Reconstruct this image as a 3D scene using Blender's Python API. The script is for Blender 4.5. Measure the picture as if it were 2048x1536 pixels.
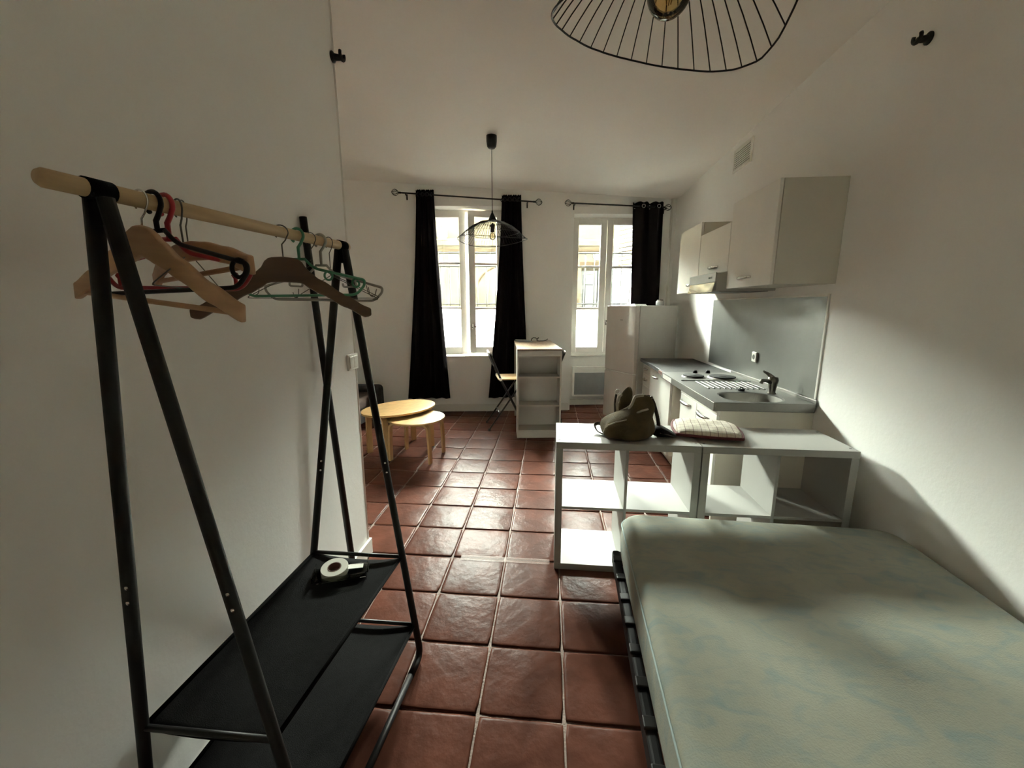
import bpy, bmesh, math, random
from mathutils import Matrix, Vector
random.seed(7)
R = math.radians
sc = bpy.context.scene
COL = sc.collection
for o in list(bpy.data.objects):
    bpy.data.objects.remove(o, do_unlink=True)

# ------------------------------------------------------------------ camera
CAM_H, F_PX = 1.516, 826.0
cam_d = bpy.data.cameras.new('camera')
cam_d.sensor_fit = 'HORIZONTAL'
cam_d.sensor_width = 36.0
cam_d.lens = 36.0 * F_PX / 2048.0
cam_d.clip_start = 0.02
cam = bpy.data.objects.new('camera', cam_d)
COL.objects.link(cam)
_p, _y, _r = R(10.73), R(-5.18), R(-0.1)
_f = Vector((math.sin(_y) * math.cos(_p), math.cos(_y) * math.cos(_p), -math.sin(_p)))
_rt = Vector((math.cos(_y), -math.sin(_y), 0))
_up = _rt.cross(_f)
_rt2 = math.cos(_r) * _rt + math.sin(_r) * _up
_up2 = -math.sin(_r) * _rt + math.cos(_r) * _up
cam.matrix_world = Matrix(((_rt2.x, _up2.x, -_f.x, 0), (_rt2.y, _up2.y, -_f.y, 0), (_rt2.z, _up2.z, -_f.z, CAM_H), (0, 0, 0, 1)))
sc.camera = cam

# ------------------------------------------------------------------ sky, light, exposure
SKY = 1230.0
w = bpy.data.worlds.new('overcast_sky')
sc.world = w
w.use_nodes = True
nt = w.node_tree
bg = nt.nodes['Background']
bg.inputs['Color'].default_value = (0.93, 1.0, 0.90, 1)
bg.inputs['Strength'].default_value = SKY
sc.view_settings.view_transform = 'Standard'
sc.view_settings.look = 'None'
sc.view_settings.gamma = 1.0
sc.view_settings.use_curve_mapping = False
sc.view_settings.exposure = 0.22
try:
    sc.cycles.max_bounces = 24
    sc.cycles.diffuse_bounces = 20
    sc.cycles.glossy_bounces = 5
    sc.cycles.transparent_max_bounces = 24
    sc.cycles.caustics_reflective = False
    sc.cycles.sample_clamp_indirect = 20.0
except Exception:
    pass

# window wall frame: origin W0, u along the wall, v outward to the street
WA = R(7.125)
W0 = Vector((0.2, 5.97, 0))
WM_WALL = Matrix.Translation(W0) @ Matrix.Rotation(WA, 4, 'Z')


def portal(name, u0, u1, z0, z1):
    l = bpy.data.lights.new(name, 'AREA')
    l.shape = 'RECTANGLE'
    l.size, l.size_y = u1 - u0, z1 - z0
    l.cycles.is_portal = True
    o = bpy.data.objects.new(name, l)
    COL.objects.link(o)
    # an area light shines along its local -Z: point it into the room (-v)
    o.matrix_world = WM_WALL @ Matrix.Translation(((u0 + u1) / 2, 0.44, (z0 + z1) / 2)) @ Matrix.Rotation(R(-90), 4, 'X')


portal('window_portal', -1.92, -0.83, 0.81, 2.83)
portal('window_portal', 0.11, 1.2, 0.80, 2.74)

# ------------------------------------------------------------------ helpers: materials
def mat(name, col, rough=0.5, metal=0.0, vary=0.06, scale=8.0, bump=0.0, bscale=60.0, spec=0.5, rnd=0.0, coat=0.0, stretch=None, trans=0.0):
    m = bpy.data.materials.new(name)
    m.use_nodes = True
    n = m.node_tree
    b = n.nodes['Principled BSDF']
    b.inputs['Roughness'].default_value = rough
    b.inputs['Metallic'].default_value = metal
    b.inputs['Specular IOR Level'].default_value = spec
    b.inputs['Coat Weight'].default_value = coat
    b.inputs['Transmission Weight'].default_value = trans
    tc = n.nodes.new('ShaderNodeTexCoord')
    vec = tc.outputs['Object']
    if stretch:
        mp = n.nodes.new('ShaderNodeMapping')
        mp.inputs['Scale'].default_value = stretch
        n.links.new(vec, mp.inputs['Vector'])
        vec = mp.outputs['Vector']
    nz = n.nodes.new('ShaderNodeTexNoise')
    nz.inputs['Scale'].default_value = scale
    nz.inputs['Detail'].default_value = 5
    n.links.new(vec, nz.inputs['Vector'])
    rp = n.nodes.new('ShaderNodeValToRGB')
    lo = [max(0, c * (1 - vary)) for c in col]
    hi = [min(1, c * (1 + vary)) for c in col]
    rp.color_ramp.elements[0].position = 0.3
    rp.color_ramp.elements[1].position = 0.7
    rp.color_ramp.elements[0].color = (*lo, 1)
    rp.color_ramp.elements[1].color = (*hi, 1)
    n.links.new(nz.outputs['Fac'], rp.inputs['Fac'])
    out = rp.outputs['Color']
    if rnd:
        oi = n.nodes.new('ShaderNodeObjectInfo')
        hs = n.nodes.new('ShaderNodeHueSaturation')
        mr = n.nodes.new('ShaderNodeMapRange')
        mr.inputs['To Min'].default_value = 1 - rnd
        mr.inputs['To Max'].default_value = 1 + rnd
        n.links.new(oi.outputs['Random'], mr.inputs['Value'])
        n.links.new(mr.outputs['Result'], hs.inputs['Value'])
        n.links.new(out, hs.inputs['Color'])
        out = hs.outputs['Color']
    n.links.new(out, b.inputs['Base Color'])
    if bump:
        nb = n.nodes.new('ShaderNodeTexNoise')
        nb.inputs['Scale'].default_value = bscale
        nb.inputs['Detail'].default_value = 4
        n.links.new(vec, nb.inputs['Vector'])
        bp = n.nodes.new('ShaderNodeBump')
        bp.inputs['Strength'].default_value = bump
        bp.inputs['Distance'].default_value = 0.01
        n.links.new(nb.outputs['Fac'], bp.inputs['Height'])
        n.links.new(bp.outputs['Normal'], b.inputs['Normal'])
    return m


def pane_mat(name, gloss=0.08, tint=(0.97, 0.98, 0.98), frost=0.0):
    m = bpy.data.materials.new(name)
    m.use_nodes = True
    n = m.node_tree
    n.nodes.clear()
    out = n.nodes.new('ShaderNodeOutputMaterial')
    tr = n.nodes.new('ShaderNodeBsdfTransparent')
    tr.inputs['Color'].default_value = (*tint, 1)
    gl = n.nodes.new('ShaderNodeBsdfGlossy')
    gl.inputs['Roughness'].default_value = 0.03
    fr = n.nodes.new('ShaderNodeFresnel')
    fr.inputs['IOR'].default_value = 1.45
    nz = n.nodes.new('ShaderNodeTexNoise')
    nz.inputs['Scale'].default_value = 3
    mx = n.nodes.new('ShaderNodeMixShader')
    n.links.new(fr.outputs['Fac'], mx.inputs['Fac'])
    n.links.new(tr.outputs['BSDF'], mx.inputs[1])
    n.links.new(gl.outputs['BSDF'], mx.inputs[2])
    last = mx.outputs['Shader']
    if frost:
        tl = n.nodes.new('ShaderNodeBsdfTranslucent')
        tl.inputs['Color'].default_value = (0.93, 0.94, 0.93, 1)
        df = n.nodes.new('ShaderNodeBsdfDiffuse')
        df.inputs['Color'].default_value = (0.9, 0.9, 0.88, 1)
        m2 = n.nodes.new('ShaderNodeMixShader')
        m2.inputs['Fac'].default_value = 0.2
        n.links.new(tl.outputs['BSDF'], m2.inputs[1])
        n.links.new(df.outputs['BSDF'], m2.inputs[2])
        m3 = n.nodes.new('ShaderNodeMixShader')
        mr = n.nodes.new('ShaderNodeMapRange')
        mr.inputs['To Min'].default_value = frost - 0.06
        mr.inputs['To Max'].default_value = frost + 0.06
        n.links.new(nz.outputs['Fac'], mr.inputs['Value'])
        n.links.new(mr.outputs['Result'], m3.inputs['Fac'])
        n.links.new(last, m3.inputs[1])
        n.links.new(m2.outputs['Shader'], m3.inputs[2])
        last = m3.outputs['Shader']
    n.links.new(last, out.inputs['Surface'])
    return m


M = {}
M['wall'] = mat('white_wall_paint', (0.91, 0.90, 0.87), 0.75, vary=0.015, scale=1.5, bump=0.10, bscale=45, spec=0.25)
M['ceil'] = mat('ceiling_paint', (0.91, 0.885, 0.845), 0.85, vary=0.02, scale=1.2, bump=0.12, bscale=20, spec=0.2)
M['trim'] = mat('white_gloss_trim', (0.80, 0.78, 0.73), 0.4, vary=0.03, scale=6)
M['mortar'] = mat('floor_mortar', (0.15, 0.10, 0.078), 0.75, vary=0.25, scale=12, bump=0.4, bscale=120)
M['tile'] = mat('terracotta', (0.068, 0.025, 0.0165), 0.31, vary=0.28, scale=7, bump=0.30, bscale=19, rnd=0.18, spec=0.02)
M['pvc'] = mat('window_frame_paint', (0.80, 0.77, 0.72), 0.35, vary=0.02)
M['glass'] = pane_mat('grey_window_glass', tint=(0.71, 0.715, 0.705))
M['frost'] = pane_mat('frosted_window_film', frost=0.72)
M['black'] = mat('black_metal', (0.008, 0.007, 0.007), 0.45, vary=0.2, scale=20, spec=0.3)
M['blackp'] = mat('black_plastic', (0.009, 0.0075, 0.007), 0.45, vary=0.15, scale=20, spec=0.2)
M['curtain'] = mat('black_curtain_cloth', (0.0045, 0.003, 0.0033), 0.95, vary=0.3, scale=30, bump=0.2, bscale=300, spec=0.03)
M['rackcloth'] = mat('black_shelf_cloth', (0.006, 0.0055, 0.0055), 0.9, vary=0.25, scale=40, bump=0.3, bscale=400, spec=0.06)
M['rail'] = mat('pale_beech', (0.50, 0.345, 0.19), 0.5, vary=0.16, scale=6, stretch=(8, 1, 8))
M['hwood'] = mat('pale_hanger_wood', (0.47, 0.28, 0.155), 0.45, vary=0.12, scale=8, stretch=(1, 8, 8))
M['hwood2'] = mat('honey_hanger_wood', (0.40, 0.215, 0.11), 0.45, vary=0.12, scale=8, stretch=(1, 8, 8))
M['hbrown'] = mat('dark_brown_wood', (0.095, 0.05, 0.026), 0.4, vary=0.2, scale=8, stretch=(1, 8, 8))
M['red'] = mat('red_plastic', (0.33, 0.012, 0.018), 0.4, vary=0.05)
M['green'] = mat('green_plastic', (0.07, 0.26, 0.15), 0.4, vary=0.05)
M['greyp'] = mat('grey_plastic', (0.33, 0.31, 0.28), 0.4, vary=0.05)
M['steel'] = mat('chrome_steel', (0.62, 0.60, 0.56), 0.22, 1.0, vary=0.05)
M['darksteel'] = mat('dark_wire', (0.12, 0.11, 0.10), 0.4, 0.8, vary=0.1)
M['brushed'] = mat('brushed_stainless', (0.25, 0.24, 0.22), 0.48, 1.0, vary=0.07, scale=10, stretch=(1, 30, 1), bump=0.05, bscale=60)
M['sheet'] = mat('dull_stainless_sheet', (0.10, 0.097, 0.088), 0.5, 1.0, vary=0.1, scale=10, stretch=(1, 30, 1), bump=0.05, bscale=60)
M['splash'] = mat('stainless_splashback', (0.25, 0.25, 0.235), 0.40, 1.0, vary=0.05, scale=5)
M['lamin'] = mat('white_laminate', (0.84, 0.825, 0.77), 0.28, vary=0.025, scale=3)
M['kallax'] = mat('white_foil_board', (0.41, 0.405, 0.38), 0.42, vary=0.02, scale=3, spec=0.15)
M['creampanel'] = mat('cream_board', (0.74, 0.70, 0.60), 0.5, vary=0.03, scale=3)
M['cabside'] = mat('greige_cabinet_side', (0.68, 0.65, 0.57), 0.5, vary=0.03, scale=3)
M['deskw'] = mat('grey_white_board', (0.50, 0.475, 0.43), 0.45, vary=0.025, scale=3, spec=0.25)
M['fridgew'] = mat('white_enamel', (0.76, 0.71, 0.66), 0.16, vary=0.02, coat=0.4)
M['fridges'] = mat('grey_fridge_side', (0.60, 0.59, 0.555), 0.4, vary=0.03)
M['worktop'] = mat('slate_laminate', (0.045, 0.043, 0.041), 0.5, vary=0.3, scale=25, spec=0.15)
M['chip'] = mat('bare_chipboard', (0.13, 0.055, 0.035), 0.8, vary=0.3, scale=60)
M['hob'] = mat('cast_iron_plate', (0.014, 0.014, 0.014), 0.8, vary=0.2, scale=30, spec=0.15)
M['oak'] = mat('oak_laminate', (0.47, 0.33, 0.22), 0.42, vary=0.2, scale=5, stretch=(18, 1.2, 4))
M['birch'] = mat('birch_veneer', (0.44, 0.265, 0.10), 0.33, vary=0.2, scale=5, stretch=(2, 6, 3))
M['birchleg'] = mat('bent_birch', (0.40, 0.235, 0.10), 0.4, vary=0.12, scale=6, stretch=(8, 8, 1))
M['seat'] = mat('yellow_birch_seat', (0.62, 0.40, 0.18), 0.35, vary=0.1, scale=6)
M['sofa'] = mat('charcoal_upholstery', (0.035, 0.032, 0.030), 0.95, vary=0.25, scale=30, bump=0.3, bscale=250, spec=0.1)
M['sofaseat'] = mat('brown_upholstery', (0.07, 0.050, 0.040), 0.95, vary=0.25, scale=30, bump=0.3, bscale=250, spec=0.1)
M['heater'] = mat('grey_heater_grille', (0.20, 0.197, 0.193), 0.5, vary=0.06, scale=8)
M['bag'] = mat('khaki_canvas', (0.085, 0.063, 0.032), 0.9, vary=0.3, scale=12, bump=0.4, bscale=220, spec=0.15)
M['bagin'] = mat('pale_bag_lining', (0.42, 0.38, 0.31), 0.9, vary=0.15, scale=15, bump=0.3, bscale=220, spec=0.15)
M['strap'] = mat('brown_leather', (0.045, 0.026, 0.018), 0.55, vary=0.2, scale=30)
M['blackcl'] = mat('black_cloth', (0.012, 0.009, 0.009), 0.9, vary=0.2, scale=30, spec=0.15)
M['burg'] = mat('burgundy_piping', (0.11, 0.02, 0.022), 0.85, vary=0.15, scale=40)
M['tape'] = mat('white_tape', (0.62, 0.61, 0.54), 0.45, vary=0.04)
M['tapecore'] = mat('cardboard_core', (0.16, 0.09, 0.07), 0.8, vary=0.15)
M['clearp'] = pane_mat('clear_plastic', tint=(0.80, 0.82, 0.80))
M['bulb'] = pane_mat('clear_bulb_glass', tint=(0.90, 0.85, 0.74))
M['amber'] = pane_mat('amber_bulb_glass', tint=(0.90, 0.76, 0.50))
M['filament'] = mat('bulb_filament', (0.35, 0.20, 0.09), 0.5, vary=0.1)
M['switch'] = mat('white_switch_plastic', (0.80, 0.78, 0.72), 0.3, vary=0.02)
M['hole'] = mat('dark_socket_hole', (0.10, 0.095, 0.085), 0.6, vary=0.1)
M['base'] = mat('black_bed_frame', (0.009, 0.008, 0.008), 0.6, vary=0.2, scale=20, spec=0.15)
M['paper'] = mat('pale_paper', (0.42, 0.45, 0.47), 0.6, vary=0.08)
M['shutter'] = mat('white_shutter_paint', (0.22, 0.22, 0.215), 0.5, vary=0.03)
M['grille'] = mat('grey_iron_paint', (0.008, 0.0078, 0.007), 0.7, vary=0.06, spec=0.1)
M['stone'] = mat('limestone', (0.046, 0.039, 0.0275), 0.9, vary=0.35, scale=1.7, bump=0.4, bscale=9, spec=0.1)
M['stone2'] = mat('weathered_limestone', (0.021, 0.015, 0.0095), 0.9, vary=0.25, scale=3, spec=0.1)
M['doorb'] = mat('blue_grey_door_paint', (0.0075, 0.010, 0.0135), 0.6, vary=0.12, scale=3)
M['street'] = mat('asphalt', (0.045, 0.045, 0.045), 0.9, vary=0.15, scale=10, spec=0.2)
M['carp'] = mat('white_car_paint', (0.40, 0.40, 0.40), 0.2, vary=0.02, coat=0.6)
M['carg'] = mat('dark_car_glass', (0.03, 0.035, 0.04), 0.1, vary=0.1)
M['rubber'] = mat('rubber', (0.02, 0.02, 0.02), 0.8, vary=0.2)
M['pot'] = mat('clear_cup_plastic', (0.75, 0.77, 0.76), 0.2, vary=0.03)


def mattress_mat():
    m = mat('marbled_ticking', (0.33, 0.33, 0.275), 0.85, vary=0.05, scale=6, bump=0.15, bscale=180, spec=0.15)
    n = m.node_tree
    b = n.nodes['Principled BSDF']
    old = b.inputs['Base Color'].links[0].from_socket
    tc = n.nodes.new('ShaderNodeTexCoord')
    mp = n.nodes.new('ShaderNodeMapping')
    mp.inputs['Scale'].default_value = (8, 15, 8)
    mp.inputs['Rotation'].default_value = (0, 0, R(28))
    n.links.new(tc.outputs['Object'], mp.inputs['Vector'])
    nz = n.nodes.new('ShaderNodeTexNoise')
    nz.inputs['Scale'].default_value = 1.0
    nz.inputs['Detail'].default_value = 6
    nz.inputs['Distortion'].default_value = 1.2
    n.links.new(mp.outputs['Vector'], nz.inputs['Vector'])
    rp = n.nodes.new('ShaderNodeValToRGB')
    rp.color_ramp.elements[0].position = 0.46
    rp.color_ramp.elements[1].position = 0.74
    rp.color_ramp.elements[0].color = (0, 0, 0, 1)
    rp.color_ramp.elements[1].color = (0.8, 0.8, 0.8, 1)
    n.links.new(nz.outputs['Fac'], rp.inputs['Fac'])
    mx = n.nodes.new('ShaderNodeMix')
    mx.data_type = 'RGBA'
    mx.inputs[7].default_value = (0.215, 0.28, 0.28, 1)
    n.links.new(rp.outputs['Color'], mx.inputs[0])
    n.links.new(old, mx.inputs[6])
    n.links.new(mx.outputs[2], b.inputs['Base Color'])
    return m


def plaid_mat():
    m = mat('plaid_cotton', (0.66, 0.61, 0.52), 0.9, vary=0.05, scale=20, bump=0.3, bscale=300, spec=0.1)
    n = m.node_tree
    b = n.nodes['Principled BSDF']
    cur = b.inputs['Base Color'].links[0].from_socket
    tc = n.nodes.new('ShaderNodeTexCoord')
    sp = n.nodes.new('ShaderNodeSeparateXYZ')
    n.links.new(tc.outputs['Object'], sp.inputs['Vector'])
    for ax in ('X', 'Y'):
        for period, width, col, fac in ((0.042, 0.09, (0.10, 0.055, 0.05), 0.75), (0.021, 0.12, (0.42, 0.36, 0.30), 0.45)):
            dv = n.nodes.new('ShaderNodeMath'); dv.operation = 'DIVIDE'; dv.inputs[1].default_value = period
            n.links.new(sp.outputs[ax], dv.inputs[0])
            fr = n.nodes.new('ShaderNodeMath'); fr.operation = 'FRACT'
            n.links.new(dv.outputs[0], fr.inputs[0])
            lt = n.nodes.new('ShaderNodeMath'); lt.operation = 'LESS_THAN'; lt.inputs[1].default_value = width
            n.links.new(fr.outputs[0], lt.inputs[0])
            ml = n.nodes.new('ShaderNodeMath'); ml.operation = 'MULTIPLY'; ml.inputs[1].default_value = fac
            n.links.new(lt.outputs[0], ml.inputs[0])
            mx = n.nodes.new('ShaderNodeMix'); mx.data_type = 'RGBA'
            mx.inputs[7].default_value = (*col, 1)
            n.links.new(ml.outputs[0], mx.inputs[0])
            n.links.new(cur, mx.inputs[6])
            cur = mx.outputs[2]
    n.links.new(cur, b.inputs['Base Color'])
    return m


M['mattress'] = mattress_mat()
M['plaid'] = plaid_mat()

# ------------------------------------------------------------------ helpers: meshes
WORLD = {}


def nb():
    return bmesh.new()


def box(bm, x0, x1, y0, y1, z0, z1, mtx=None):
    vs = [bm.verts.new((x, y, z)) for x in (x0, x1) for y in (y0, y1) for z in (z0, z1)]
    for f in ((0, 1, 3, 2), (4, 6, 7, 5), (0, 4, 5, 1), (2, 3, 7, 6), (0, 2, 6, 4), (1, 5, 7, 3)):
        bm.faces.new([vs[i] for i in f])
    if mtx is not None:
        bmesh.ops.transform(bm, matrix=mtx, verts=vs)
    return bm


def frame_of(d):
    d = d.normalized()
    a = Vector((0, 0, 1)) if abs(d.z) < 0.9 else Vector((1, 0, 0))
    s = d.cross(a).normalized()
    return s, s.cross(d).normalized()


def tube(bm, pts, r, n=8, closed=False, cap=True, sx=1.0):
    """sweep a circle along pts; r is a number or one radius per point"""
    P = [Vector(p) for p in pts]
    N = len(P)
    rr = r if isinstance(r, (list, tuple)) else [r] * N
    rings = []
    ps = None
    for i in range(N):
        if closed:
            d = P[(i + 1) % N] - P[i - 1]
        else:
            d = P[min(i + 1, N - 1)] - P[max(i - 1, 0)]
        if d.length < 1e-9:
            d = Vector((0, 0, 1))
        d.normalize()
        if ps is None:
            s, t = frame_of(d)
        else:
            s = ps - d * ps.dot(d)
            if s.length < 1e-6:
                s, t = frame_of(d)
            s.normalize()
            t = s.cross(d).normalized()
        ps = s
        k = 1.0
        if 0 < i < N - 1 or closed:
            a = (P[i] - P[i - 1]).normalized()
            k = 1.0 / max(0.6, abs(a.dot(d)))
        rings.append([bm.verts.new(P[i] + (s * math.cos(2 * math.pi * j / n) * sx + t * math.sin(2 * math.pi * j / n)) * rr[i] * k) for j in range(n)])
    for i in range(N if closed else N - 1):
        a, b = rings[i], rings[(i + 1) % N]
        for j in range(n):
            bm.faces.new((a[j], a[(j + 1) % n], b[(j + 1) % n], b[j]))
    if cap and not closed:
        bm.faces.new(rings[0][::-1])
        bm.faces.new(rings[-1])
    return bm


def lathe(bm, prof, n=24, c=(0, 0, 0), axis='Z', cap=True):
    """prof: list of (radius, height)"""
    rings = []
    for r, h in prof:
        ring = []
        for j in range(n):
            a = 2 * math.pi * j / n
            x, y, z = r * math.cos(a), r * math.sin(a), h
            if axis == 'X':
                x, y, z = z, x, y
            elif axis == 'Y':
                x, y, z = x, z, -y
                x, z = x, z
            ring.append(bm.verts.new((c[0] + x, c[1] + y, c[2] + z)))
        rings.append(ring)
    for a, b in zip(rings, rings[1:]):
        for j in range(n):
            bm.faces.new((a[j], a[(j + 1) % n], b[(j + 1) % n], b[j]))
    if cap:
        bm.faces.new(rings[0][::-1])
        bm.faces.new(rings[-1])
    return bm


def prism(bm, outline, h0, h1, axis='Z', bend=None):
    """extrude a polygon; axis Z: outline (x,y); Y: outline (x,z); X: outline (y,z)"""
    def put(p, h):
        if axis == 'Z':
            return (p[0], p[1], h)
        if axis == 'Y':
            return (p[0], h, p[1])
        return (h, p[0], p[1])
    a = [bm.verts.new(put(p, h0)) for p in outline]
    b = [bm.verts.new(put(p, h1)) for p in outline]
    n = len(a)
    bm.faces.new(a[::-1])
    bm.faces.new(b)
    for i in range(n):
        bm.faces.new((a[i], a[(i + 1) % n], b[(i + 1) % n], b[i]))
    return bm


def grid(bm, fn, nu, nv, closed_u=False):
    V = [[bm.verts.new(fn(i / nu, j / nv)) for j in range(nv + 1)] for i in range(nu + (0 if closed_u else 1))]
    L = len(V)
    for i in range(L if closed_u else L - 1):
        for j in range(nv):
            bm.faces.new((V[i][j], V[(i + 1) % L][j], V[(i + 1) % L][j + 1], V[i][j + 1]))
    return V


def fillet(pts, r, n=5):
    """round the inner corners of a polyline"""
    P = [Vector(p) for p in pts]
    out = [P[0]]
    for i in range(1, len(P) - 1):
        a, b, c = P[i - 1], P[i], P[i + 1]
        d1, d2 = (a - b), (c - b)
        q = min(r, d1.length * 0.49, d2.length * 0.49)
        s, e = b + d1.normalized() * q, b + d2.normalized() * q
        for k in range(n + 1):
            t = k / n
            out.append(s * (1 - t) ** 2 + b * 2 * t * (1 - t) + e * t * t)
    out.append(P[-1])
    return out


def empty(name, loc=(0, 0, 0), rz=0.0, mtx=None):
    o = bpy.data.objects.new(name, None)
    COL.objects.link(o)
    o.empty_display_size = 0.05
    m = mtx if mtx is not None else Matrix.Translation(loc) @ Matrix.Rotation(rz, 4, 'Z')
    o.matrix_world = m
    WORLD[o] = m
    return o


def tag(o, label, cat, group=None):
    o['label'] = label
    o['category'] = cat
    if group:
        o['group'] = group
    return o


def thing(name, label, cat, loc=(0, 0, 0), rz=0.0, group=None, mtx=None):
    return tag(empty(name, loc, rz, mtx), label, cat, group)


def obj(name, bm, m, parent=None, world=False, smooth=False, bevel=0.0, bseg=2, sub=0, solid=0.0):
    """link one mesh object; world=True means the mesh was authored in world coordinates"""
    bmesh.ops.recalc_face_normals(bm, faces=bm.faces[:])
    base = WORLD.get(parent, Matrix.Identity(4)) if parent is not None else Matrix.Identity(4)
    if world and parent is not None:
        bm.transform(base.inverted())
    me = bpy.data.meshes.new(name)
    bm.to_mesh(me)
    bm.free()
    me.materials.append(m)
    if smooth:
        for p in me.polygons:
            p.use_smooth = True
    o = bpy.data.objects.new(name, me)
    COL.objects.link(o)
    if parent is not None:
        o.parent = parent
    WORLD[o] = base
    if solid:
        s = o.modifiers.new('thickness', 'SOLIDIFY')
        s.thickness = solid
        s.offset = 0
    if bevel:
        b = o.modifiers.new('bevel', 'BEVEL')
        b.width = bevel
        b.segments = bseg
        b.limit_method = 'ANGLE'
        b.angle_limit = R(40)
    if sub:
        s = o.modifiers.new('sub', 'SUBSURF')
        s.levels = sub
        s.render_levels = sub
    if smooth and bevel:
        pass
    return o


def struct(o):
    o['kind'] = 'structure'
    return o


def copy_tree(o, parent=None):
    c = o.copy()
    COL.objects.link(c)
    WORLD[c] = WORLD.get(o, Matrix.Identity(4))
    if parent is not None:
        c.parent = parent
    for ch in list(o.children):
        copy_tree(ch, c)
    return c


def place_root(o, mtx):
    o.matrix_world = mtx
    WORLD[o] = mtx


# ------------------------------------------------------------------ setting
X_R, X_L, X_LL = 1.70, -1.10, -3.15      # right wall, partition face, far left wall
Y_B, Y_P = -0.75, 2.25                    # wall behind the camera, end of the partition


def wl(u, v, z):
    return WM_WALL @ Vector((u, v, z))


# floor: mortar bed, then single tiles
TS = 0.325
fl = nb()
box(fl, X_LL - 0.1, X_R + 0.1, Y_B - 0.1, 7.0, -0.12, -0.006)
floor = struct(obj('floor', fl, M['mortar']))
GX, GY = -2.764 * TS, 0.944 * TS         # joints of the tile grid measured on the floor


def tile_bm(seed, s=TS, bm=None, ox=0, oy=0):
    rn = random.Random(seed)
    b = bm or nb()
    g = 0.0035
    h = s / 2 - g
    N = 24
    def ring(inset, z, wob):
        out = []
        for k in range(N):
            side, t = divmod(k, N // 4)
            t = t / (N // 4) * 2 - 1
            q = h - inset
            c = max(0, abs(t) - 0.78) * 0.012
            w_ = rn.uniform(-wob, wob)
            e = q - c + w_
            x, y = ((t * q, -e), (e, t * q), (-t * q, e), (-e, -t * q))[side]
            if k % (N // 4) == 0:
                x *= 0.988
                y *= 0.988
            out.append(b.verts.new((ox + x, oy + y, z + rn.uniform(-0.0006, 0.0006))))
        return out
    r0, r1, r2, r3 = ring(0, -0.008, 0.0008), ring(0.0010, -0.0024, 0.0008), ring(0.007, -0.0002, 0.0010), ring(0.016, 0.0003, 0.0012)
    for a, c in ((r0, r1), (r1, r2), (r2, r3)):
        for j in range(N):
            b.faces.new((a[j], a[(j + 1) % N], c[(j + 1) % N], c[j]))
    ctr = b.verts.new((ox, oy, 0.0006))
    for j in range(N):
        b.faces.new((r3[j], r3[(j + 1) % N], ctr))
    return b


variants = []
for k in range(6):
    b = tile_bm(k)
    bmesh.ops.recalc_face_normals(b, faces=b.faces[:])
    me = bpy.data.meshes.new('tile')
    b.to_mesh(me)
    b.free()
    me.materials.append(M['tile'])
    for p in me.polygons:
        p.use_smooth = True
    variants.append(me)
far_field = nb()
cnt = 0
for i in range(-10, 9):
    for j in range(-7, 22):
        cx, cy = GX + (i + 0.5) * TS, GY + (j + 0.5) * TS
        if cx < X_LL - 0.1 or cx > X_R + 0.1 or cy < Y_B - 0.1 or cy > 6.62:
            continue
        seen = cy > 0.62 and cx < X_R and ((cx > X_L - 0.1 and cy < 2.4) or (cy >= 2.2 and cx > -0.50 * cy - 0.3)) and cx < 0.45 * cy + 0.75 and cnt < 300
        if seen:
            t = bpy.data.objects.new('tile', variants[random.randrange(6)])
            COL.objects.link(t)
            t.parent = floor
            t.location = (cx, cy, random.uniform(-0.0012, 0.0012))
            t.rotation_euler = (random.gauss(0, 0.0045), random.gauss(0, 0.0045), random.choice((0, 1, 2, 3)) * math.pi / 2 + random.gauss(0, 0.004))
            cnt += 1
        else:
            tile_bm(i * 31 + j, bm=far_field, ox=cx, oy=cy)
ff = obj('tile_field', far_field, M['tile'], floor, smooth=True)
ff['kind'] = 'stuff'


# ceiling, slightly out of level like the old house it belongs to
def ceil_z(x, y):
    return 3.035 - 0.028 * (y - 2.58) - 0.044 * (x - 1.7)


cb = nb()
lo, hi = [], []
for x, y in ((X_LL - 0.1, Y_B - 0.1), (X_R + 0.1, Y_B - 0.1), (X_R + 0.1, 6.6), (X_LL - 0.1, 6.6)):
    lo.append(cb.verts.new((x, y, ceil_z(x, y))))
    hi.append(cb.verts.new((x, y, 3.6)))
cb.faces.new(lo)
cb.faces.new(hi[::-1])
for k in range(4):
    cb.faces.new((lo[k], lo[(k + 1) % 4], hi[(k + 1) % 4], hi[k]))
struct(obj('ceiling', cb, M['ceil']))
WT = 3.45
struct(obj('wall_right', box(nb(), X_R, X_R + 0.2, Y_B - 0.2, 6.65, -0.05, WT), M['wall']))
struct(obj('wall_left', box(nb(), X_LL - 0.2, X_L, Y_B, Y_P, -0.05, WT), M['wall']))
struct(obj('wall_back', box(nb(), X_LL - 0.2, X_R, Y_B - 0.2, Y_B, -0.05, WT), M['wall']))
struct(obj('wall_far_left', box(nb(), X_LL - 0.2, X_LL, Y_B, 6.2, -0.05, WT), M['wall']))
# plaster bead on the partition's edge
bead = nb()
tube(bead, [(X_L - 0.002, Y_P - 0.004, 0.1), (X_L - 0.002, Y_P - 0.004, 3.1)], 0.008, 8)
struct(obj('trim_1', bead, M['trim'], smooth=True))
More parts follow.
